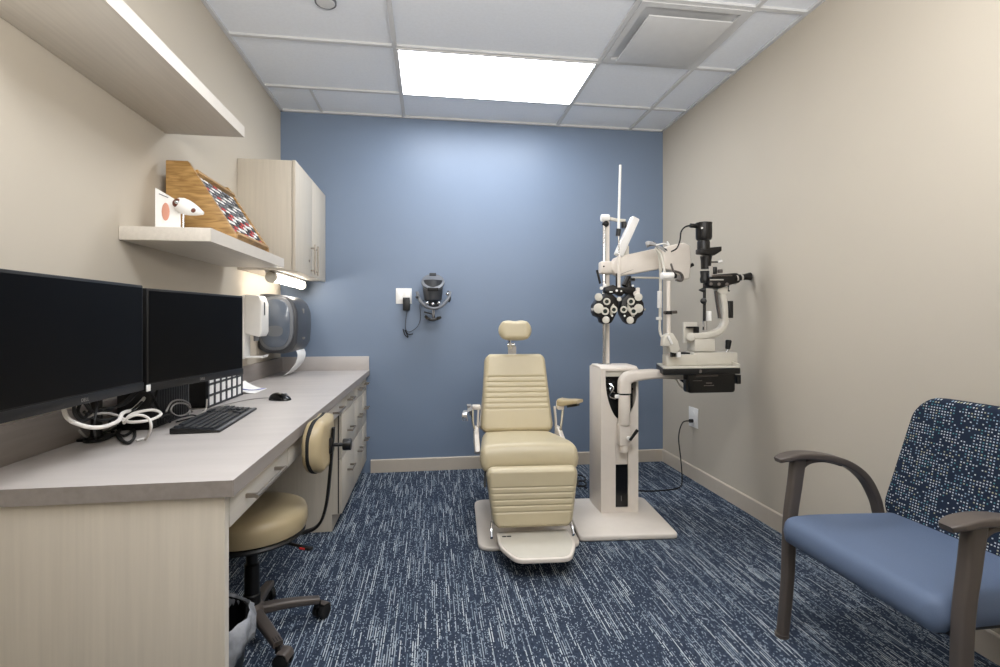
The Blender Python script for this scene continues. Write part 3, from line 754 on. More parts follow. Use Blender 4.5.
# legrest
fr = frame_(cv(.002, -.402, .136), MCH.to_3x3() @ Vector((1, 0, 0)), MCH.to_3x3() @ Vector((0, .05, 1)))
MB().pillow(fr, .40, .475, .298, .045, r=.045, er=.026, tb=.02, grooves=(.083, .114, .143, .174, .203), gd=.006, gw=.003).build('legrest', 'vinyl', ch, ang=60)
loc_mb(MB().box((-.17, -.37, .13), (.17, -.335, .39))).build('legrest_frame', 'cream_grey', ch, bevel=.005)
for s_ in (-1, 1):
    loc_mb(MB().sweep([(s_*.222, -.28, .405), (s_*.232, -.34, .38), (s_*.236, -.385, .335)], .012, .025, side=(1, 0, 0))).build('hinge_bracket', 'black_metal', ch)
    loc_mb(MB().sweep([(s_*.20, -.385, .16), (s_*.205, -.40, .125), (s_*.205, -.43, .095)], .012, .026, side=(1, 0, 0))).build('footplate_bracket', 'chrome', ch)
fp_ = rpoly([(-.178, -.38), (.188, -.38), (.192, -.545), (.138, -.688), (-.112, -.688), (-.178, -.545)], [.02, .02, .05, .045, .045, .05])
fpl = loc_mb(MB().prism(fp_, .083, .105, 'z')).build('footplate', 'cream_enamel', ch, bevel=.006, seg=3)
ins = [(x*.93, -.52+(y+.52)*.92) for x, y in fp_]
loc_mb(MB().prism(ins, .1048, .1062, 'z')).build('tread', 'cream_grey', fpl)
m = MB(); m.box((-.155, -.452, .1062), (-.135, -.440, .1068)).box((-.132, -.452, .1062), (-.110, -.439, .1068))
loc_mb(m).build('maker_badge', 'black_plastic', fpl)
# backrest
fr = frame_(cv(0, .245, .462), MCH.to_3x3() @ Vector((1, 0, 0)), MCH.to_3x3() @ Vector((0, .30, 1)))
MB().pillow(fr, .465, .395, .505, .05, r=.05, er=.03, tb=.03, grooves=(.145, .178, .212, .246, .280, .314, .348), gd=.006, gw=.0035).build('backrest', 'vinyl', ch, ang=60)
fr2 = frame_(cv(0, .283, .470), MCH.to_3x3() @ Vector((1, 0, 0)), MCH.to_3x3() @ Vector((0, .30, 1)))
MB().pillow(fr2, .485, .375, .44, .018, r=.04, er=.01, tb=.02, nv=50).build('back_shell', 'cream_enamel', ch, ang=60)
for s_ in (-1, 1):
    loc_mb(MB().sweep([(s_*.245, .235, .44), (s_*.248, .245, .52), (s_*.243, .27, .62)], .012, .03, side=(1, 0, 0))).build('back_bracket', 'cream_enamel', ch)
    loc_mb(MB().prism([(.02, .43), (.27, .44), (.29, .495), (.19, .50), (.12, .47), (0, .44)] if s_ > 0 else [(-.08, .43), (.0, .395), (.27, .40), (.30, .50), (.18, .505), (.06, .47)], s_*.245, s_*.275, 'x')).build('side_cover', 'cream_enamel', ch, bevel=.008)
# headrest with its bracket
def hb(a, b): return -.9*a*a
fr = frame_(cv(-.003, .335, 1.035), MCH.to_3x3() @ Vector((1, 0, 0)), MCH.to_3x3() @ Vector((0, .12, 1)))
hm = MB(); NU, NV = 40, 30
for side in (1, -1):
    vs = []
    for j in range(NV+1):
        for i in range(NU+1):
            th = 0; u = math.sin(PI/2*(2*i/NU-1)); v = math.sin(PI/2*(2*j/NV-1))
            # squircle map
            a = u*math.sqrt(1-.42*v*v); b = v*math.sqrt(1-.42*u*u)
            q = 1-max(abs(u), abs(v)); e = math.sqrt(max(0, 1-(1-min(1, q/.45))**2))
            A = a*.108; B = .070+b*.072-(.012*math.exp(-(a/.35)**2) if b > 0 else -.006*math.exp(-(a/.5)**2))*abs(b)
            vs.append(fr(A, B, (.045*e if side == 1 else -.035*e)+.5*A*A))
    fs = []
    for j in range(NV):
        for i in range(NU):
            q = (j*(NU+1)+i, j*(NU+1)+i+1, (j+1)*(NU+1)+i+1, (j+1)*(NU+1)+i); fs.append(q if side == 1 else q[::-1])
    hm.add(vs, fs)
hr = hm.build('headrest', 'vinyl', ch, ang=60)
m = MB().tube([cv(-.02, .40, .93), cv(-.022, .385, .985), cv(-.035, .36, 1.03), cv(-.03, .355, 1.06)], .011)
m.cyl(cv(-.05, .375, 1.01), cv(.0, .375, 1.01), .014)
loc_mb(MB().box((-.045, .375, .93), (.01, .395, 1.0))).build('headrest_bar', 'chrome', hr)
m.build('headrest_bracket', 'chrome', hr)
# arms
la = loc_mb(MB().sweep([(-.305, .16, .655), (-.305, .06, .665), (-.303, -.05, .660)], .062, lambda q: .030-.010*abs(q-.5), n=5)).build('armrest', 'cable_grey', ch)
L(la, 'grey armrest pad seen end on')
L(loc_mb(MB().sweep([(-.30, .15, .640), (-.30, -.045, .635)], .045, .012)).build('armrest_support', 'chrome', la), 'chrome armrest underside')
L(loc_mb(MB().sweep([(-.325, -.04, .655), (-.335, -.055, .635), (-.33, -.055, .60)], .03, .010, side=(1, 0, 0))).build('armrest_tip', 'chrome', la), 'chrome end bracket')
loc_mb(MB().tube([(-.285, .14, .635), (-.283, .15, .56), (-.268, .17, .48)], .008)).build('armrest_post', 'chrome', la)
loc_mb(MB().box((-.285, .12, .630), (-.235, .18, .655))).build('armrest_hinge', 'cream_enamel', la, bevel=.006)
ra_ = loc_mb(MB().sweep([(.258, .16, .665), (.29, .13, .668), (.325, .10, .676), (.36, .065, .682)], .09, lambda q: .046-.028*q, side=(.6, .8, 0), n=5)).build('armrest', 'vinyl_tan', ch)
L(loc_mb(MB().sweep([(.30, .12, .645), (.35, .07, .662)], .04, .014, side=(.6, .8, 0))).build('armrest_support', 'black_plastic', ra_), 'black armrest underside')
loc_mb(MB().tube([(.275, .15, .645), (.270, .16, .56), (.262, .17, .48)], .008)).build('armrest_post', 'chrome', ra_)
loc_mb(MB().box((.236, .12, .622), (.275, .18, .672))).build('armrest_hinge', 'cream_enamel', ra_, bevel=.006)

# ------------------------------------------------------------------ instrument stand (column, pole, two arms)
ST = (2.235, -.98, 0)
st = thing('instrument_stand', 'cream instrument stand with tall column, pole and two swing arms beside the exam chair', 'instrument stand', ST, -.05)
MST = WM[st.name]
def sv(x, y, z): return MST @ Vector((x, y, z))
def lst(m): m.v = [MST @ v for v in m.v]; return m
lst(MB().prism(rpoly([(-.323, -.435), (.215, -.445), (.235, .125), (-.29, .125)], [.03, .03, .06, .06]), .001, .032, 'z')).build('base', 'cream_enamel', st, bevel=.010, seg=3)
# column: front panel with a U-shaped opening at the top and a slot below, plus curved side skins
CX0, CX1, CYF, CYB, CT = -.118, .108, -.135, .10, .885
def col_cut():
    # front panel outline built as strips around the openings
    m = MB(); z0 = .032
    def strip(a, b, c, d): m.prism([a, b, c, d], CYF, CYF+.012, 'y')
    n = 12; zs = []
    for i in range(n+1):
        q = i/n; z = .585+(.872-.585)*q; hw = .099*math.sin(PI/2*min(1, (q*1.15+.04)))**.5; zs.append((hw, z))
    for i in range(n):
        (h0, a), (h1, b) = zs[i], zs[i+1]
        for s_ in (-1, 1):
            strip((s_*h0+.008, a), ((CX1 if s_ > 0 else CX0), a), ((CX1 if s_ > 0 else CX0), b), (s_*h1+.008, b))
    m.box((CX0, CYF, .872), (CX1, CYF+.012, CT))
    # below the opening, channel 0.05 wide left clear for the post and the slot
    m.box((CX0, CYF, z0), (-.03, CYF+.012, .585)); m.box((.046, CYF, z0), (CX1, CYF+.012, .585)); m.box((-.03, CYF, z0), (.046, CYF+.012, .062))
    return lst(m)
col_cut().build('front_panel', 'cream_enamel', st, merge=False)
lst(MB().prism(rpoly([(CX0, CYF+.002), (CX0+.012, CYF+.002), (CX0+.012, CYB), (CX0-.006, CYB), (CX0-.01, .02)], .002), .032, CT-.002, 'z')).build('side_panel', 'cream_enamel', st, bevel=.002)
lst(MB().prism([(CX1, CYF+.002), (CX1, CYB), (CX1-.012, CYB), (CX1-.012, CYF+.002)], .032, CT-.002, 'z')).build('side_panel', 'cream_enamel', st, bevel=.002)
lst(MB().box((CX0, CYB-.012, .032), (CX1, CYB, CT))).build('rear_panel', 'cream_enamel', st)
lst(MB().prism([(CYF-.001, CT-.002), (CYF+.03, CT+.012), (CYB-.04, CT+.014), (CYB+.001, CT-.002)], CX0-.004, CX1+.002, 'x')).build('top_cap', 'cream_enamel', st, bevel=.008, seg=3)
lst(MB().box((CX0+.013, CYF+.06, .06), (CX1-.013, CYF+.065, .88))).build('inner_plate', 'black_plastic', st)
lst(MB().box((-.10, CYF+.015, .835), (.10, CYF+.03, .871))).build('cable_tray', 'cream_grey', st, bevel=.003)
m = MB()
for i, (x, z, r) in enumerate([(-.06, .80, .016), (-.045, .775, .014), (-.065, .75, .012), (-.03, .79, .012), (-.05, .725, .010), (.07, .79, .013), (.075, .76, .010)]):
    m.cyl((x, CYF+.055, z), (x, CYF+.02, z), r)
lst(m).build('connector', 'black_metal', st, merge=False)
m = MB().tube([(-.07, CYF+.03, .80), (-.04, CYF+.01, .77), (-.06, CYF+.02, .72), (-.02, CYF+.04, .70)], .005).tube([(-.03, CYF+.03, .80), (-.06, CYF+.012, .76), (-.03, CYF+.02, .74)], .004)
lst(m).build('loose_wire', 'chrome', st, merge=False)
lst(MB().box((-.028, CYF+.004, .315), (.044, CYF+.04, .585))).build('slide', 'cream_enamel', st, bevel=.004)
lst(MB().box((-.0285, CYF+.005, .064), (.0445, CYF+.012, .315))).build('slot', 'black_gloss', st)
lst(MB().box((.005, CYF+.003, .10), (.0065, CYF+.005, .13))).build('slot_text', 'cable_grey', st)
# slit lamp arm
AY = CYF-.035
m = MB().cyl((.012, AY+.012, .395), (.012, AY+.012, .44), .024, n=28); lst(m).build('lower_sleeve', 'cream_enamel', st, bevel=.004)
m = MB().box((-.022, AY-.018, .44), (.040, CYF+.012, .562)); lst(m).build('clamp_collar', 'cream_enamel', st, bevel=.004)
arm_ = lst(MB().cyl((.010, AY, .56), (.010, AY, .735), .034, n=28)).build('arm_post', 'cream_enamel', st, bevel=.004)
lst(MB().cyl((.010, AY, .735), (.010, AY, .745), .0315, n=28)).build('arm_gap_ring', 'black_plastic', st)
lst(MB().box((-.045, AY-.01, .715), (-.01, AY+.01, .735))).build('cable_clip', 'white_plastic', st, bevel=.003)
P0 = MST.inverted() @ at(668, 377, -1.17); P1 = MST.inverted() @ at(692, 378, -1.20)
m = MB().sweep([(.010, AY, .745), (.010, AY, .785), (.014, AY, .815), (.040, AY, .838), (.09, AY-.004, .848), (.18, AY-.01, .856), (P0.x-.03, P0.y, .852), (P1.x, P1.y, .842)], .064, lambda q: .072 if q < .4 else .072-.03*(q-.4)/.6, smooth=10, n=6, r=.3)
lst(m).build('swing_arm', 'cream_enamel', st, ang=50)
lst(MB().cyl((.028, AY-.017, .485), (.028, AY-.042, .485), .012)).build('lever_hub', 'white_plastic', st)
lst(MB().cyl((.028, AY-.045, .478), (.070, AY-.055, .54), .008, .010)).build('lock_lever', 'black_plastic', st)
# pole and upper arm
px_ = (MST.inverted() @ at(604, 300, -.97)); XP = px_.x; YP = px_.y
lst(MB().cyl((XP+.005, YP, .89), (XP+.005, YP, .905), .04)).build('pole_flange', 'chrome', st)
zt = at(605, 218, -.97).z
lst(MB().cyl((XP, YP, .89), (XP, YP, zt), .0105)).build('pole', 'chrome', st)
lst(MB().cyl((XP+.026, YP+.01, .89), (XP+.026, YP+.01, zt-.02), .012)).build('pole', 'cream_enamel', st)
S_ = lambda px, py, Y=-.97: MST.inverted() @ at(px, py, Y)
# lamp arm on top
lst(MB().cyl(S_(601, 218), S_(609, 218), .022)).build('lamp_elbow', 'white_plastic', st, bevel=.004)
lst(MB().ball(S_(605.5, 224), (.022, .022, .02))).build('lamp_joint', 'black_plastic', st)
lst(MB().sweep([tuple(S_(607, 218)), tuple(S_(616, 220, -.99)), tuple(S_(625, 221, -1.0))], .02, .02)).build('lamp_arm', 'cream_grey', st)
lst(MB().cyl(S_(624, 222, -1.0), S_(624, 228, -1.0), .017)).build('lamp_joint', 'black_plastic', st)
a, b = at(635, 218, -1.02), at(618, 256, -1.02); d = (b-a); ln = d.length; ang = math.atan2(d.x, -d.z)
R = Matrix.Rotation(-ang, 3, 'Y')
m = MB().cbox((a+b)/2, (.050, .05, ln), Matrix.Rotation(math.atan2(a.x-b.x, a.z-b.z), 3, 'Y')); m.build('lamp_head', 'white_plastic', st, bevel=.008)
# collar and phoropter arm
lst(MB().box((XP-.028, YP-.035, S_(600, 274).z), (XP+.075, YP+.035, S_(600, 261.5).z))).build('arm_collar', 'cream_enamel', st, bevel=.012, seg=3)
q0 = S_(600, 267); 
lst(MB().cyl((XP-.012, YP-.035, q0.z), (XP-.012, YP-.038, q0.z), .005)).build('screw', 'black_metal', st)
Y1 = -1.0
poly = [(S_(p, q, Y1).x, S_(p, q, Y1).z) for p, q in ((611, 264), (614, 258), (619, 256.5), (652, 249.5), (662, 248), (664, 269), (655, 270), (620, 276.5), (614, 275), (611, 271))]
yy = S_(620, 260, Y1).y
lst(MB().prism(poly, yy-.032, yy+.032, 'y')).build('upper_arm', 'cream_enamel', st, bevel=.008, seg=3)
poly = [(S_(p, q, Y1).x, S_(p, q, Y1).z) for p, q in ((659, 250), (664, 247), (680, 244), (685.5, 247), (686.5, 262), (685, 279), (681, 281), (676, 277), (668, 271), (660, 270))]
ah = lst(MB().prism(poly, yy-.045, yy+.045, 'y')).build('arm_head', 'cream_enamel', st, bevel=.01, seg=3)
m = MB()
for p_ in ([(661, 254), (672, 252), (685, 251)], [(662, 266), (674, 264.5), (682, 263), (686, 256)]):
    m.tube([at(p, q, Y1-.0365-.003) for p, q in p_], .0022)
m.build('seam', 'counter_edge', ah, merge=False)
MB().tube([at(621, 274, Y1-.034), at(640, 267, Y1-.034), at(655, 262, Y1-.034)], .0018).build('seam', 'counter_edge', st)
MB().cyl(at(687, 267.5, -1.05), at(693, 264.5, -1.05), .011).build('arm_knob', 'black_plastic', ah)
MB().cyl(at(632, 277.5, -1.02), at(660, 278, -1.02), .006).build('tie_rod', 'cream_grey', st)
MB().cyl(at(628, 290, -1.03), at(628, 276, -1.03), .018).build('swivel', 'black_metal', st)
MB().cyl(at(629.5, 281, -1.03), at(629.5, 278.5, -1.03), .034).build('swivel_disc', 'black_metal', st)
MB().cyl(at(626, 258, -1.0), at(626, 246, -1.0), .018).build('arm_pin', 'cream_grey', st)

# ------------------------------------------------------------------ phoropter
YPH = -1.14
ph = thing('phoropter', 'black and cream lens phoropter hanging from the upper arm of the stand', 'phoropter', tuple(at(618, 300, YPH)))
def zc(x, y): return 585+x/12.13, 275+y/12.13
def Pz(x, y, Y=YPH): return at(*zc(x, y), Y)
def pz_poly(pts): return [(Pz(x, y).x, Pz(x, y).z) for x, y in pts]
MB().prism(pz_poly([(235, 150), (330, 120), (380, 150), (500, 150), (560, 135), (600, 160), (590, 215), (560, 250), (470, 215), (430, 260), (370, 225), (270, 240), (235, 200)]), YPH-.02, YPH+.035, 'y').build('crossbar', 'black_metal', ph, bevel=.003)
for side, pts in (('l', [(235, 225), (320, 230), (395, 300), (400, 400), (370, 470), (340, 530), (310, 580), (250, 598), (200, 575), (185, 520), (120, 490), (100, 430), (105, 360), (150, 300), (215, 270)]),
                  ('r', [(600, 225), (520, 230), (440, 300), (425, 400), (445, 480), (490, 560), (540, 600), (600, 590), (625, 530), (690, 480), (708, 420), (700, 340), (650, 250)])):
    bt = MB().prism(pz_poly(pts), YPH-.015, YPH+.055, 'y').build('lens_battery', 'black_metal', ph, bevel=.004)
    cx = 165 if side == 'l' else 650
    MB().cyl(Pz(cx, 405, YPH-.014), Pz(cx, 405, YPH-.03), .029 if side == 'l' else .026, n=28).build('drum_cover', 'cream_grey', bt, bevel=.003)
    MB().cyl(Pz(cx, 268, YPH+.01), Pz(cx, 268, YPH-.05), .0225, n=28).build('power_dial', 'cream_grey', bt, bevel=.004)
    kx, ky = (255, 545) if side == 'l' else (548, 548)
    MB().cyl(Pz(kx, ky, YPH), Pz(kx, ky, YPH-.05), .021, n=28).build('power_dial', 'cream_grey', bt, bevel=.004)
    for (x, y, r) in (((265, 322, .0205), (245, 440, .0225), (350, 420, .0205)) if side == 'l' else ((558, 322, .0215), (590, 440, .0225), (470, 420, .0205))):
        k_ = MB().ring(Pz(x, y, YPH-.01), Pz(x, y, YPH-.045), r, r*.55).build('lens_ring', 'cream_grey', bt, bevel=.002)
        MB().cyl(Pz(x, y, YPH-.015), Pz(x, y, YPH-.03), r*.54).build('lens', 'lens', k_)
    x = 330 if side == 'l' else 480
    MB().cyl(Pz(x, 495, YPH-.015), Pz(x, 495, YPH-.025), .006).build('axis_knob', 'white_plastic', bt)
    MB().prism(pz_poly([(300, 390), (330, 350), (360, 400), (310, 500), (290, 480)] if side == 'l' else [(500, 350), (530, 390), (590, 500), (560, 510), (500, 420)]), YPH-.022, YPH-.014, 'y').build('link_plate', 'cream_grey', bt, bevel=.001)
MB().cyl(Pz(415, 292, YPH-.01), Pz(415, 292, YPH-.04), .013).build('vertex_knob', 'cream_grey', ph, bevel=.002)
for x, y, r in ((200, 160, .010), (240, 125, .010), (385, 190, .007), (440, 195, .005), (580, 130, .007)):
    MB().cyl(Pz(x, y, YPH-.015), Pz(x, y, YPH-.032), r).build('knob', 'white_plastic', ph, bevel=.001)
MB().cbox(Pz(315, 205, YPH-.022), (.018, .006, .007)).build('scale_window', 'white_plastic', ph)
for x in (68, 730): MB().cyl(Pz(x, 418), Pz(x+(35 if x < 400 else -35), 418), .008).build('pd_knob', 'chrome', ph)
MB().cyl(Pz(640, 160, YPH-.02), Pz(640, 240, YPH-.03), .012).build('corrector_arm', 'cream_enamel', ph)
MB().ball(Pz(610, 225, YPH-.03), (.012, .01, .014)).build('corrector_pivot', 'cream_enamel', ph)
MB().sweep([tuple(Pz(145, -60, YPH)), tuple(Pz(165, 20, YPH)), tuple(Pz(185, 105, YPH))], .012, .012).build('tilt_lever', 'rubber', ph)
MB().cyl(Pz(388, 150, YPH), Pz(388, -20, YPH), .008).build('mount_post', 'black_metal', ph)
MB().cyl(Pz(412, 150, YPH-.02), Pz(412, -230, YPH-.02), .009).build('reading_rod_bracket', 'cream_enamel', ph)
MB().cyl(Pz(470, 130, YPH+.01), Pz(520, 30, YPH+.02), .015).build('mount_yoke', 'black_metal', ph)
ra0, ra1 = at(618.5, 231, YPH), at(620.3, 165, YPH)
MB().cyl(ra0, ra1, .0075).build('reading_rod', 'white_plastic', ph)
MB().cyl(Pz(412, -230, YPH-.005), ra0, .005).build('reading_rod', 'chrome', ph)
MB().cyl(at(618, 236, YPH), at(618.7, 229, YPH), .014).build('rod_clip', 'black_plastic', ph)

# ------------------------------------------------------------------ slit lamp with its table
Y_S = -1.20
sl_ = thing('slit_lamp_table', 'black and cream instrument table on the end of the lower arm, carrying the slit lamp', 'table', tuple(at(705, 370, Y_S)))
A = lambda px, py, Y=Y_S: at(px, py, Y)
zt_ = at(700, 367.8, -1.32).z
xL, xR = at(663, 368, -1.32).x, at(741, 368, -1.32).x
plan = rpoly([(xL, -1.32), (xR, -1.32), (xR+.03, -1.10), (xL+.10, -1.02)], .012)
MB().prism(plan, zt_-.038, zt_-.004, 'z').build('edge', 'black_plastic', sl_, bevel=.003)
MB().prism([((x-xL)*.985+xL+.003, (y+1.32)*.985-1.318) for x, y in plan], zt_-.004, zt_+.004, 'z').build('table_top', 'cream_grey', sl_, bevel=.002)
MB().sweep([(xR-.004, -1.31, zt_+.002), (xR+.028, -1.11, zt_+.03)], .008, .03, side=(1, 0, 0)).build('side_guard', 'cream_grey', sl_)
x0_, x1_ = at(688, 380, -1.29).x, at(735, 380, -1.29).x; zb = at(700, 393, -1.29).z
bx = MB().prism(rpoly([(x0_, zt_-.036), (x1_, zt_-.036), (x1_, zb), (x0_, zb)], [.002, .002, .02, .02]), -1.29, -1.235, 'y').build('control_box', 'black_gloss', sl_, bevel=.004)
m = MB(); B_ = lambda px, py: at(px, py, -1.2915)
for (a0, b0, a1, b1) in ((696, 374.8, 718, 376.2), (706, 382.6, 712, 383.8), (704, 385.2, 714, 385.8), (693, 380.6, 702, 381)):
    p, q = B_(a0, b0), B_(a1, b1); m.box((p.x, -1.2925, p.z), (q.x, -1.2895, q.z))
L(m.build('label_lines', 'taupe_metal', bx, merge=False), 'faint grey lettering lines')
m = MB().cyl(at(700, 371.2, -1.3212), at(700, 371.2, -1.3185), .011); m.build('emblem', 'taupe_metal', sl_)
p, q = at(737, 375, -1.27), at(741, 384, -1.27); MB().box((p.x, -1.27, p.z), (q.x, -1.22, q.z)).build('connector', 'black_plastic', sl_, bevel=.002)
MB().tube([A(676, 379), A(680, 386), A(686, 389), A(691, 388)], .006).build('cable', 'cream_grey', sl_)
MB().tube([A(678, 377), A(684, 382), A(690, 383)], .007).build('cable', 'black_metal', sl_)
MB().cyl(A(692, 376, -1.18), (A(692, 376, -1.18).x, -1.18, zt_-.03), .03).build('pivot', 'black_metal', sl_)

s = thing('slit_lamp', 'slit lamp microscope with black eyepieces and tall black lamp tower on its table', 'microscope', (at(705, 365, Y_S).x, Y_S, zt_))
zz0 = zt_+.0045
def bxp(px0, py0, px1, py1, y0, y1, name, mt, bev=.004, Y=None, par=s, snap=False):
    Y = (y0+y1)/2 if Y is None else Y
    p, q = at(px0, py0, Y), at(px1, py1, Y)
    z1 = zz0 if snap else q.z
    return MB().box((p.x, y0, p.z), (q.x, y1, z1)).build(name, mt, par, bevel=bev)
bxp(666.5, 355, 697, 364, -1.235, -1.18, 'chinrest_base', 'cream_grey', .004, Y=-1.235, snap=True)
bxp(694, 352.5, 738, 363.5, -1.225, -1.09, 'sliding_base', 'cream_grey', .008, Y=-1.225, snap=True)
bxp(681, 352, 700, 355, -1.18, -1.10, 'rail', 'black_metal', .002, Y=-1.12, snap=True)
bxp(691, 339, 711, 351, -1.22, -1.13, 'pivot_block', 'cream_grey', .003)
bxp(700, 350, 710, 356, -1.20, -1.15, 'pivot_foot', 'cream_grey', .002)
bxp(683, 322, 697, 343, -1.165, -1.15, 'arm_carriage', 'cream_grey', .003)
MB().cyl(A(691, 337, -1.22), A(691, 337, -1.16), .024).build('arm_bearing', 'cream_grey', s, bevel=.003)
bxp(687, 326.5, 697, 328, -1.20, -1.16, 'scale_bracket', 'black_metal', .001)
bxp(695, 327, 697.5, 333, -1.21, -1.17, 'scale_drum', 'black_metal', .002)
MB().sweep([tuple(A(690, 336.5)), tuple(A(702, 336)), tuple(A(712, 334)), tuple(A(720.5, 329.5)), tuple(A(724.5, 321)), tuple(A(724, 308)), tuple(A(722, 296)), tuple(A(721.5, 288))], .045, .040, smooth=8, n=5).build('microscope_arm', 'cream_grey', s, ang=50)
m = MB().cyl(A(726.5, 354), A(728, 348), .006); m.build('joystick_shaft', 'chrome', s)
MB().lathe(A(727.6, 349.5), [(.008, 0), (.014, .004), (.016, .035), (.018, .05), (.014, .057)], axis=(.12, 0, 1)).build('joystick', 'black_plastic', s)
# illumination tower
m = MB().lathe(A(703.8, 240), [(.040, 0), (.045, .01), (.045, .08), (.047, .10), (.030, .104)], n=24)
lh = m.build('lamp_housing', 'black_metal', s)
m = MB()
for k in range(8):
    a = 2*PI*k/8; c = A(703.8, 238); m.box((c.x+.043*math.cos(a)-.003, c.y+.043*math.sin(a)-.003, c.z), (c.x+.043*math.cos(a)+.003, c.y+.043*math.sin(a)+.003, c.z+.085))
m.build('cooling_fins', 'black_plastic', lh, merge=False)
MB().cyl(at(702, 228, -1.245), at(702, 228, -1.252), .006).build('indicator', 'white_plastic', lh)
MB().cyl(A(698, 226), A(690, 225.5), .013).build('lamp_plug', 'black_plastic', lh, bevel=.003)
MB().lathe(A(703.5, 250), [(.036, 0), (.036, .045), (.032, .055)], n=24).build('lamp_neck', 'black_metal', s)
MB().prism([(A(698, 249).x, A(698, 249).z), (A(719, 248).x, A(719, 247).z), (A(719, 252).x, A(719, 251.5).z), (A(712, 256).x, A(712, 256).z), (A(698, 254).x, A(698, 254).z)], Y_S-.03, Y_S+.03, 'y').build('lamp_flange', 'black_metal', s, bevel=.004)
MB().lathe(A(706, 269), [(.028, 0), (.030, .05), (.034, .075)], n=24).build('slit_body', 'black_metal', s)
MB().cyl(A(711, 262), A(718, 262), .004).build('filter_lever', 'black_metal', s)
MB().cyl(A(718, 262), A(722, 261), .007).build('lever_tip', 'white_plastic', s)
MB().lathe(A(704.5, 283), [(.022, 0), (.026, .02), (.022, .04), (.026, .07)], n=20).build('slit_control', 'black_plastic', s)
MB().cyl(A(704.5, 284), A(704.3, 322), .0085).build('tower_stem', 'black_metal', s)
MB().cyl(A(703.5, 301, Y_S-.02), A(703.5, 301, Y_S+.02), .018).build('width_knob', 'black_plastic', s, bevel=.004)
MB().cyl(A(699, 290), A(704, 290), .004, .016).build('width_knob', 'black_plastic', s)
MB().cyl(A(709, 321), A(709, 311), .015).build('filter_drum', 'white_plastic', s, bevel=.003)
MB().cyl(A(705, 321), A(705, 330), .014).build('tower_foot', 'chrome', s)
# microscope body and eyepieces
MB().prism([(A(p, q).x, A(p, q).z) for p, q in ((706, 280), (712, 275), (733, 273.5), (736, 276), (736, 283), (728, 285), (716, 289), (708, 288), (705, 284))], Y_S-.045, Y_S+.03, 'y').build('microscope_body', 'black_metal', s, bevel=.008, seg=3)
MB().box(A(709.5, 266, Y_S-.05), A(711, 277, Y_S-.03)).build('scale_strip', 'chrome', s)
MB().box(A(710, 279, Y_S-.05), A(723, 280.5, Y_S-.044)).build('name_strip', 'chrome', s)
MB().cyl(A(714, 274), A(714, 267), .017).build('magnification_knob', 'black_plastic', s, bevel=.003)
MB().cyl(A(720, 273), A(720, 269.5), .015).build('magnification_knob', 'taupe_metal', s, bevel=.003)
for dy in (-.035, .03):
    e = MB().cyl(A(734, 278.5, Y_S+dy), A(743, 277, Y_S+dy), .015, .019).cyl(A(743, 277, Y_S+dy), A(749, 276.5, Y_S+dy), .017, .022)
    ep = e.build('eyepiece', 'black_metal', s, merge=False)
    MB().ring(A(740, 277.6, Y_S+dy), A(742, 277.3, Y_S+dy), .0195, .012).build('eyepiece_ring', 'chrome', ep)
    MB().ring(A(749, 276.5, Y_S+dy), A(750.3, 276.4, Y_S+dy), .023, .014).build('eye_cup', 'rubber', ep)
MB().cyl(A(734, 284), A(735.5, 281), .012).build('focus_ring', 'chrome', s)
MB().sweep([tuple(A(712, 276, Y_S-.05)), tuple(A(722, 275.5, Y_S-.05)), tuple(A(732, 275.5, Y_S-.05))], .006, .008).build('top_trim', 'taupe_metal', s)
for px in (711, 719, 727): MB().cyl(A(px, 284, Y_S-.044), A(px, 284, Y_S-.052), .009).build('body_screw', 'taupe_metal', s)
MB().ring(A(735.5, 278.2, Y_S-.035), A(737, 278, Y_S-.035), .020, .010).build('tube_ring', 'chrome', s)
MB().sweep([tuple(A(728.5, 285)), tuple(A(728, 290)), tuple(A(729.5, 291))], .01, .008).build('tilt_lever', 'black_plastic', s)
MB().prism([(A(p, q).x, A(p, q).z) for p, q in ((715.5, 288), (726, 287), (725, 294), (718, 294), (716, 292))], Y_S-.025, Y_S+.025, 'y').build('microscope_mount', 'cream_grey', s, bevel=.003)
MB().sweep([tuple(A(715.5, 291)), tuple(A(717, 302)), tuple(A(719.5, 318))], .02, .014).build('support_link', 'taupe_metal', s)
bxp(727, 301, 731.5, 318, -1.23, -1.19, 'battery_pack', 'black_plastic', .004)
MB().cyl(A(728.5, 314), A(733, 315), .012, .004).build('pack_plug', 'black_plastic', s)
# chin rest frame
MB().cyl(at(668.5, 281, -1.27), at(668.5, 336, -1.27), .011).build('chinrest_post', 'cream_enamel', s)
MB().tube([at(656, 247, -1.10), at(659.5, 257, -1.10), at(660.5, 272, -1.10), at(660.3, 300, -1.10), at(660, 318, -1.10)], .009).build('headrest_post', 'cream_grey', s)
MB().tube([at(660, 318, -1.10), at(660.5, 334, -1.12), at(668, 344, -1.16), at(670, 356, -1.2)], .008).build('headrest_post', 'cream_grey', s)
MB().cyl(at(659.7, 291, -1.10), at(659.5, 308, -1.10), .014).build('grip', 'white_plastic', s, bevel=.003)
MB().cyl(at(659, 317, -1.10), at(659, 320, -1.10), .018).build('grip_ring', 'white_plastic', s, bevel=.003)
MB().tube([at(665, 279, -1.27), at(664, 268, -1.27), at(661, 254, -1.24), at(656, 248, -1.2)], .007).build('headrest_post', 'cream_grey', s)
fb = MB().sweep([tuple(at(646, 245, -1.14)), tuple(at(650, 243.5, -1.15)), tuple(at(656, 245, -1.2)), tuple(at(664, 250, -1.27))], .035, .022, side=(0, .6, .8)).build('forehead_rest', 'cable_grey', s)
MB().sweep([tuple(at(653, 242, -1.17)), tuple(at(660, 246.5, -1.22)), tuple(at(667, 250, -1.27))], .02, .006, side=(0, .6, .8)).build('forehead_strap', 'black_plastic', fb)
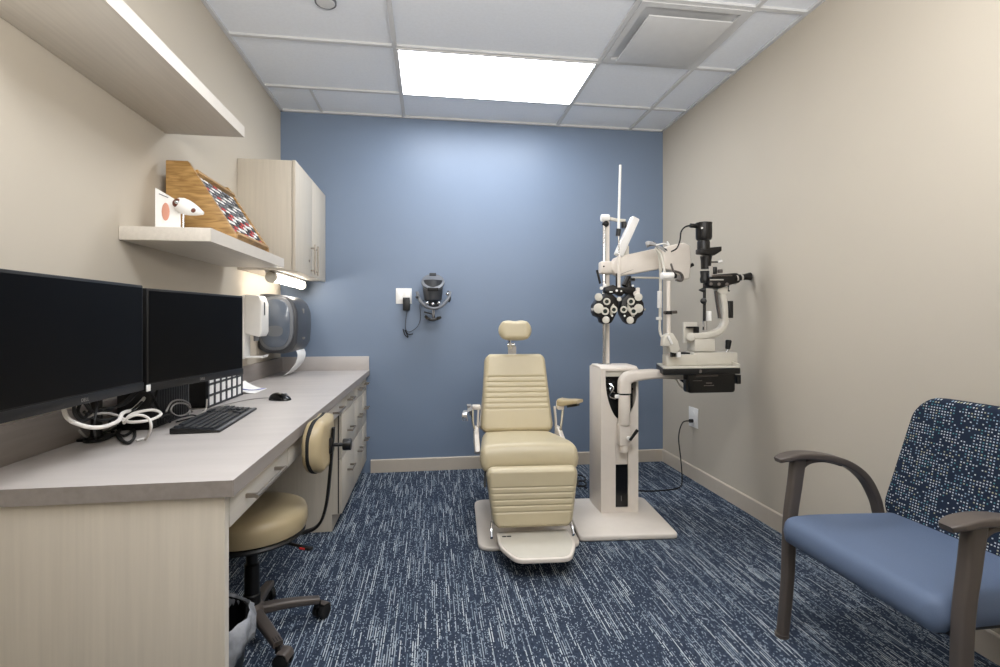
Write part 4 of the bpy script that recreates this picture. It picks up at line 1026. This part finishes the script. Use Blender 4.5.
MB().tube([at(656, 245, -1.25), at(664, 243.5, -1.26), at(669, 245, -1.27), at(667, 241.5, -1.27)], .004).build('strap_end', 'white_plastic', fb)
MB().cyl(at(661.5, 276, -1.27), at(673, 275.5, -1.27), .02).build('chinrest_sleeve', 'white_plastic', s, bevel=.003)
MB().cyl(at(673, 276, -1.27), at(676, 276, -1.27), .014).build('sleeve_knob', 'black_metal', s)
MB().sweep([tuple(at(674, 271, -1.27)), tuple(at(680, 273, -1.26)), tuple(at(682.5, 277, -1.26)), tuple(at(681, 281, -1.26)), tuple(at(676, 280, -1.27))], .02, .01).build('chin_cup', 'taupe_metal', s)
MB().tube([at(671, 264, -1.25), at(673, 270, -1.27), at(676, 276, -1.27)], .006).build('chin_cup_rod', 'taupe_metal', s)
MB().cyl(at(664, 312.5, -1.27), at(676.5, 312, -1.27), .009).build('height_clamp', 'taupe_metal', s)
MB().ring(at(668.5, 311, -1.27), at(668.5, 314.5, -1.27), .021, .011).build('clamp_ring', 'black_metal', s)
MB().prism([(at(p, q, -1.27).x, at(p, q, -1.27).z) for p, q in ((662, 336), (667, 333), (671, 333), (676, 341), (678, 349), (674, 353), (669, 352), (667, 346), (661, 346))], -1.295, -1.255, 'y').build('chinrest_foot', 'cream_grey', s, bevel=.003)
MB().sweep([tuple(at(668, 336, -1.3)), tuple(at(672, 344, -1.3))], .012, .014).build('foot_lever', 'white_plastic', s)
bxp(671, 351, 675, 357, -1.285, -1.265, 'foot_pin', 'black_metal', .001)
bxp(676, 352, 680, 357, -1.285, -1.265, 'foot_pin', 'white_plastic', .001)
MB().tube([A(690.5, 225.5), A(685, 227), A(681, 232), A(680, 240), A(677, 248), A(671.5, 251.5, -1.15)], .0045).build('lamp_cord', 'rubber', s)

# ------------------------------------------------------------------ guest chair
gc = thing('guest_chair', 'wide blue seat guest chair with dotted navy back and taupe arms by the right wall', 'armchair', (2.62, -2.56, 0))
YA, YB = -2.262, -2.875
fr = frame_((2.395, (YA+YB)/2, .425), (0, -1, 0), (1, 0, -.02))
# seat: across = -y, up = +x, outward must be +z
def sfr(a, b, c): return Vector((2.375+b, (YA+YB)/2+a, .415+c-.02*b))
MB().pillow(sfr, .59, .56, .53, .05, r=.05, er=.035, tb=.045, nv=60, bend=lambda a, b: -.012*max(0, 1-b/.15)**2).build('seat', 'seat_blue', gc, ang=60)
MB().box((2.42, YB+.05, .352), (2.86, YA-.05, .372)).build('seat_pan', 'black_plastic', gc, bevel=.004)
upv = Vector((.19, 0, 1)).normalized(); nb = Vector((-upv.z, 0, upv.x))
def bfr(a, b, c): return Vector((2.842, (YA+YB)/2+a*1.0, .405))+upv*b+nb*c
def bkbend(a, b): return .10*a*a
MB().pillow(bfr, .635, .49, .495, .035, r=.095, er=.03, tb=.025, nv=90, bend=bkbend).build('backrest', 'dotted_fabric', gc, ang=60)
for y in (YA, YB):
    leg = MB().sweep([(2.405, y, .001), (2.425, y, .20), (2.435, y, .42), (2.455, y, .56), (2.468, y, .655)], .036, lambda q: .036+.016*q, n=5).build('front_leg', 'taupe_metal', gc)
    MB().cyl((2.403, y, .0005), (2.403, y, .012), .024).build('foot_glide', 'taupe_metal', leg)
    ar = MB().sweep([(2.385, y, .652), (2.41, y, .660), (2.47, y, .668), (2.56, y, .660), (2.66, y, .632), (2.74, y, .575), (2.79, y, .49), (2.81, y, .41)], lambda q: (.035+.025*min(1, q*6)) if q < .6 else .06-.022*(q-.6)/.4, lambda q: .016+.010*min(1, q*2), smooth=8, n=5).build('armrest', 'taupe_metal', gc, ang=50)
    MB().sweep([(2.452, y, .56), (2.468, y, .61), (2.505, y, .643), (2.57, y, .648), (2.64, y, .63)], .03, .018, smooth=6).build('arm_gusset', 'taupe_metal', ar)
    yi = y+(-.17 if y == YA else .17)
    MB().sweep([(2.80, yi, .36), (2.86, yi, .30), (2.93, yi, .12), (2.955, yi, .001)], .03, .03, n=5).build('rear_leg', 'taupe_metal', gc)
m = MB().box((2.42, YB+.01, .365), (2.44, YA-.01, .382)); m.build('front_rail', 'black_plastic', gc, bevel=.003)
MB().cyl((2.815, YB, .40), (2.815, YA, .40), .012).build('rear_rail', 'black_plastic', gc)

# ------------------------------------------------------------------ stool
HX, HY = .462, -2.0
sto = thing('rolling_stool', 'tan round rolling stool with small backrest, pushed under the desk', 'stool', (HX, HY, 0))
MB().lathe((HX, HY, .392), [(.165, 0), (.186, .008), (.193, .03), (.193, .058), (.186, .078), (.16, .090), (.09, .094), (0, .095)], n=56).build('seat', 'vinyl_tan', sto, ang=50)
MB().lathe((HX, HY, .372), [(.14, 0), (.178, .004), (.185, .012), (.18, .02)], n=48).build('seat_pan', 'black_plastic', sto)
MB().lathe((HX, HY, .10), [(.03, 0), (.03, .06), (.026, .065), (.026, .17), (.02, .175), (.02, .285)], n=24).build('gas_lift', 'black_metal', sto)
MB().lathe((HX, HY, .068), [(.03, 0), (.045, .005), (.045, .04), (.036, .055), (.03, .06)], n=24).build('hub', 'taupe_metal', sto)
for k in range(5):
    a = math.radians(20+72*k); d = Vector((math.cos(a), math.sin(a), 0)); n_ = Vector((-d.y, d.x, 0)); c = Vector((HX, HY, 0))
    lg = MB().sweep([tuple(c+d*.03+Vector((0, 0, .098))), tuple(c+d*.12+Vector((0, 0, .094))), tuple(c+d*.235+Vector((0, 0, .078)))], lambda q: .046-.012*q, lambda q: .034-.012*q, side=n_, n=4).build('base_leg', 'taupe_metal', sto)
    m = MB()
    for j in (-1, 0, 1): m.sweep([tuple(c+d*.205+n_*j*.009+Vector((0, 0, .0935))), tuple(c+d*.232+n_*j*.009+Vector((0, 0, .0895)))], .003, .002, side=n_)
    m.build('groove', 'black_plastic', lg, merge=False)
    w0 = c+d*.232
    MB().cyl(w0+Vector((0, 0, .05)), w0+Vector((0, 0, .075)), .010).build('caster_stem', 'black_metal', lg)
    a2 = a+.7; wd = Vector((math.cos(a2), math.sin(a2), 0)); wn_ = Vector((-wd.y, wd.x, 0)); wc = w0+wd*.018+Vector((0, 0, .0275))
    m = MB().cyl(wc-wn_*.024, wc-wn_*.007, .0265, n=24).cyl(wc+wn_*.007, wc+wn_*.024, .0265, n=24).cyl(wc-wn_*.008, wc+wn_*.008, .012)
    m.build('caster', 'rubber', lg, bevel=.002, merge=False)
    MB().sweep([tuple(wc+wd*.026+Vector((0, 0, .008))), tuple(wc+wd*.016+Vector((0, 0, .028))), tuple(wc-wd*.012+Vector((0, 0, .031)))], .05, .003, side=wn_).build('caster_hood', 'taupe_metal', lg)
MB().sweep([(HX+.08, HY-.01, .376), (HX+.18, HY+.0, .376), (HX+.235, HY+.005, .40), (HX+.262, HY+.005, .47), (HX+.278, HY, .60), (HX+.287, HY, .72), (HX+.29, HY, .765)], .026, .010, smooth=8).build('back_bar', 'black_metal', sto)
pc = Vector((HX+.238, HY+.015, .712))
def pfr(sgn):
    def f(a, b, c):
        return Vector((pc.x+c*sgn-.9*a*a+.0, pc.y-a*sgn*1.0, pc.z-.10+b))
    return f
bk = MB().pillow(pfr(-1), .285, .285, .195, .022, r=.085, er=.022, tb=.002, nv=40).build('backrest', 'vinyl_tan', sto, ang=60)
MB().pillow(lambda a, b, c: Vector((pc.x+.010-.9*a*a+c, pc.y+a, pc.z-.10+b)), .285, .285, .195, .032, r=.085, er=.028, tb=.002, nv=40).build('back_cover', 'vinyl_tan', bk, ang=60)
MB().pillow(lambda a, b, c: Vector((pc.x+.004-.9*a*a+c, pc.y+a, pc.z-.1025+b)), .29, .29, .20, .007, r=.087, er=.003, tb=.007, nv=40).build('trim_band', 'rubber', bk, ang=60)
MB().cbox((HX+.275, HY, .70), (.03, .05, .06)).build('bracket', 'black_plastic', sto, bevel=.008)
MB().cyl((HX+.29, HY-.0, .70), (HX+.325, HY, .70), .007).cyl((HX+.325, HY, .70), (HX+.355, HY, .70), .022).build('adjust_knob', 'black_plastic', sto, bevel=.002, merge=False)
MB().tube([(HX+.12, HY-.06, .372), (HX+.20, HY-.10, .366)], .006, smooth=0).build('height_lever', 'black_metal', sto)
MB().cbox((HX+.215, HY-.107, .364), (.05, .02, .010), Matrix.Rotation(-.46, 3, 'Z')).build('lever_paddle', 'black_plastic', sto, bevel=.003)
MB().cbox((HX+.205, HY-.117, .366), (.02, .004, .006), Matrix.Rotation(-.46, 3, 'Z')).build('lever_mark', 'red', sto)

# ------------------------------------------------------------------ waste bin
BX, BY = .44, -2.39
wb = thing('waste_bin', 'black waste bin with a clear plastic liner under the desk', 'bin', (BX, BY, 0))
MB().lathe((BX, BY, .001), [(.10, 0), (.108, .004), (.135, .285), (.138, .29), (.132, .29), (.104, .01), (0, .008)], n=40).build('bucket', 'black_plastic', wb)
m = MB(); nn = 60; prof = [(.128, .21), (.132, .285), (.139, .298), (.147, .292), (.150, .265), (.147, .235), (.145, .205)]
vs = []
for j, (r, h) in enumerate(prof):
    for i in range(nn):
        a = 2*PI*i/nn; rr = r+(.004*math.sin(a*9+j)+.003*math.sin(a*17+2*j))*(.4+.25*j); hh = h+(.012*math.sin(3*a+1)+.006*math.sin(11*a) if j == len(prof)-1 else 0)
        vs.append((BX+rr*math.cos(a), BY+rr*math.sin(a), hh))
m.add(vs, [(j*nn+i, j*nn+(i+1) % nn, (j+1)*nn+(i+1) % nn, (j+1)*nn+i) for j in range(len(prof)-1) for i in range(nn)])
o = m.build('liner', 'liner', wb, ang=80); sm = o.modifiers.new('thickness', 'SOLIDIFY'); sm.thickness = .001
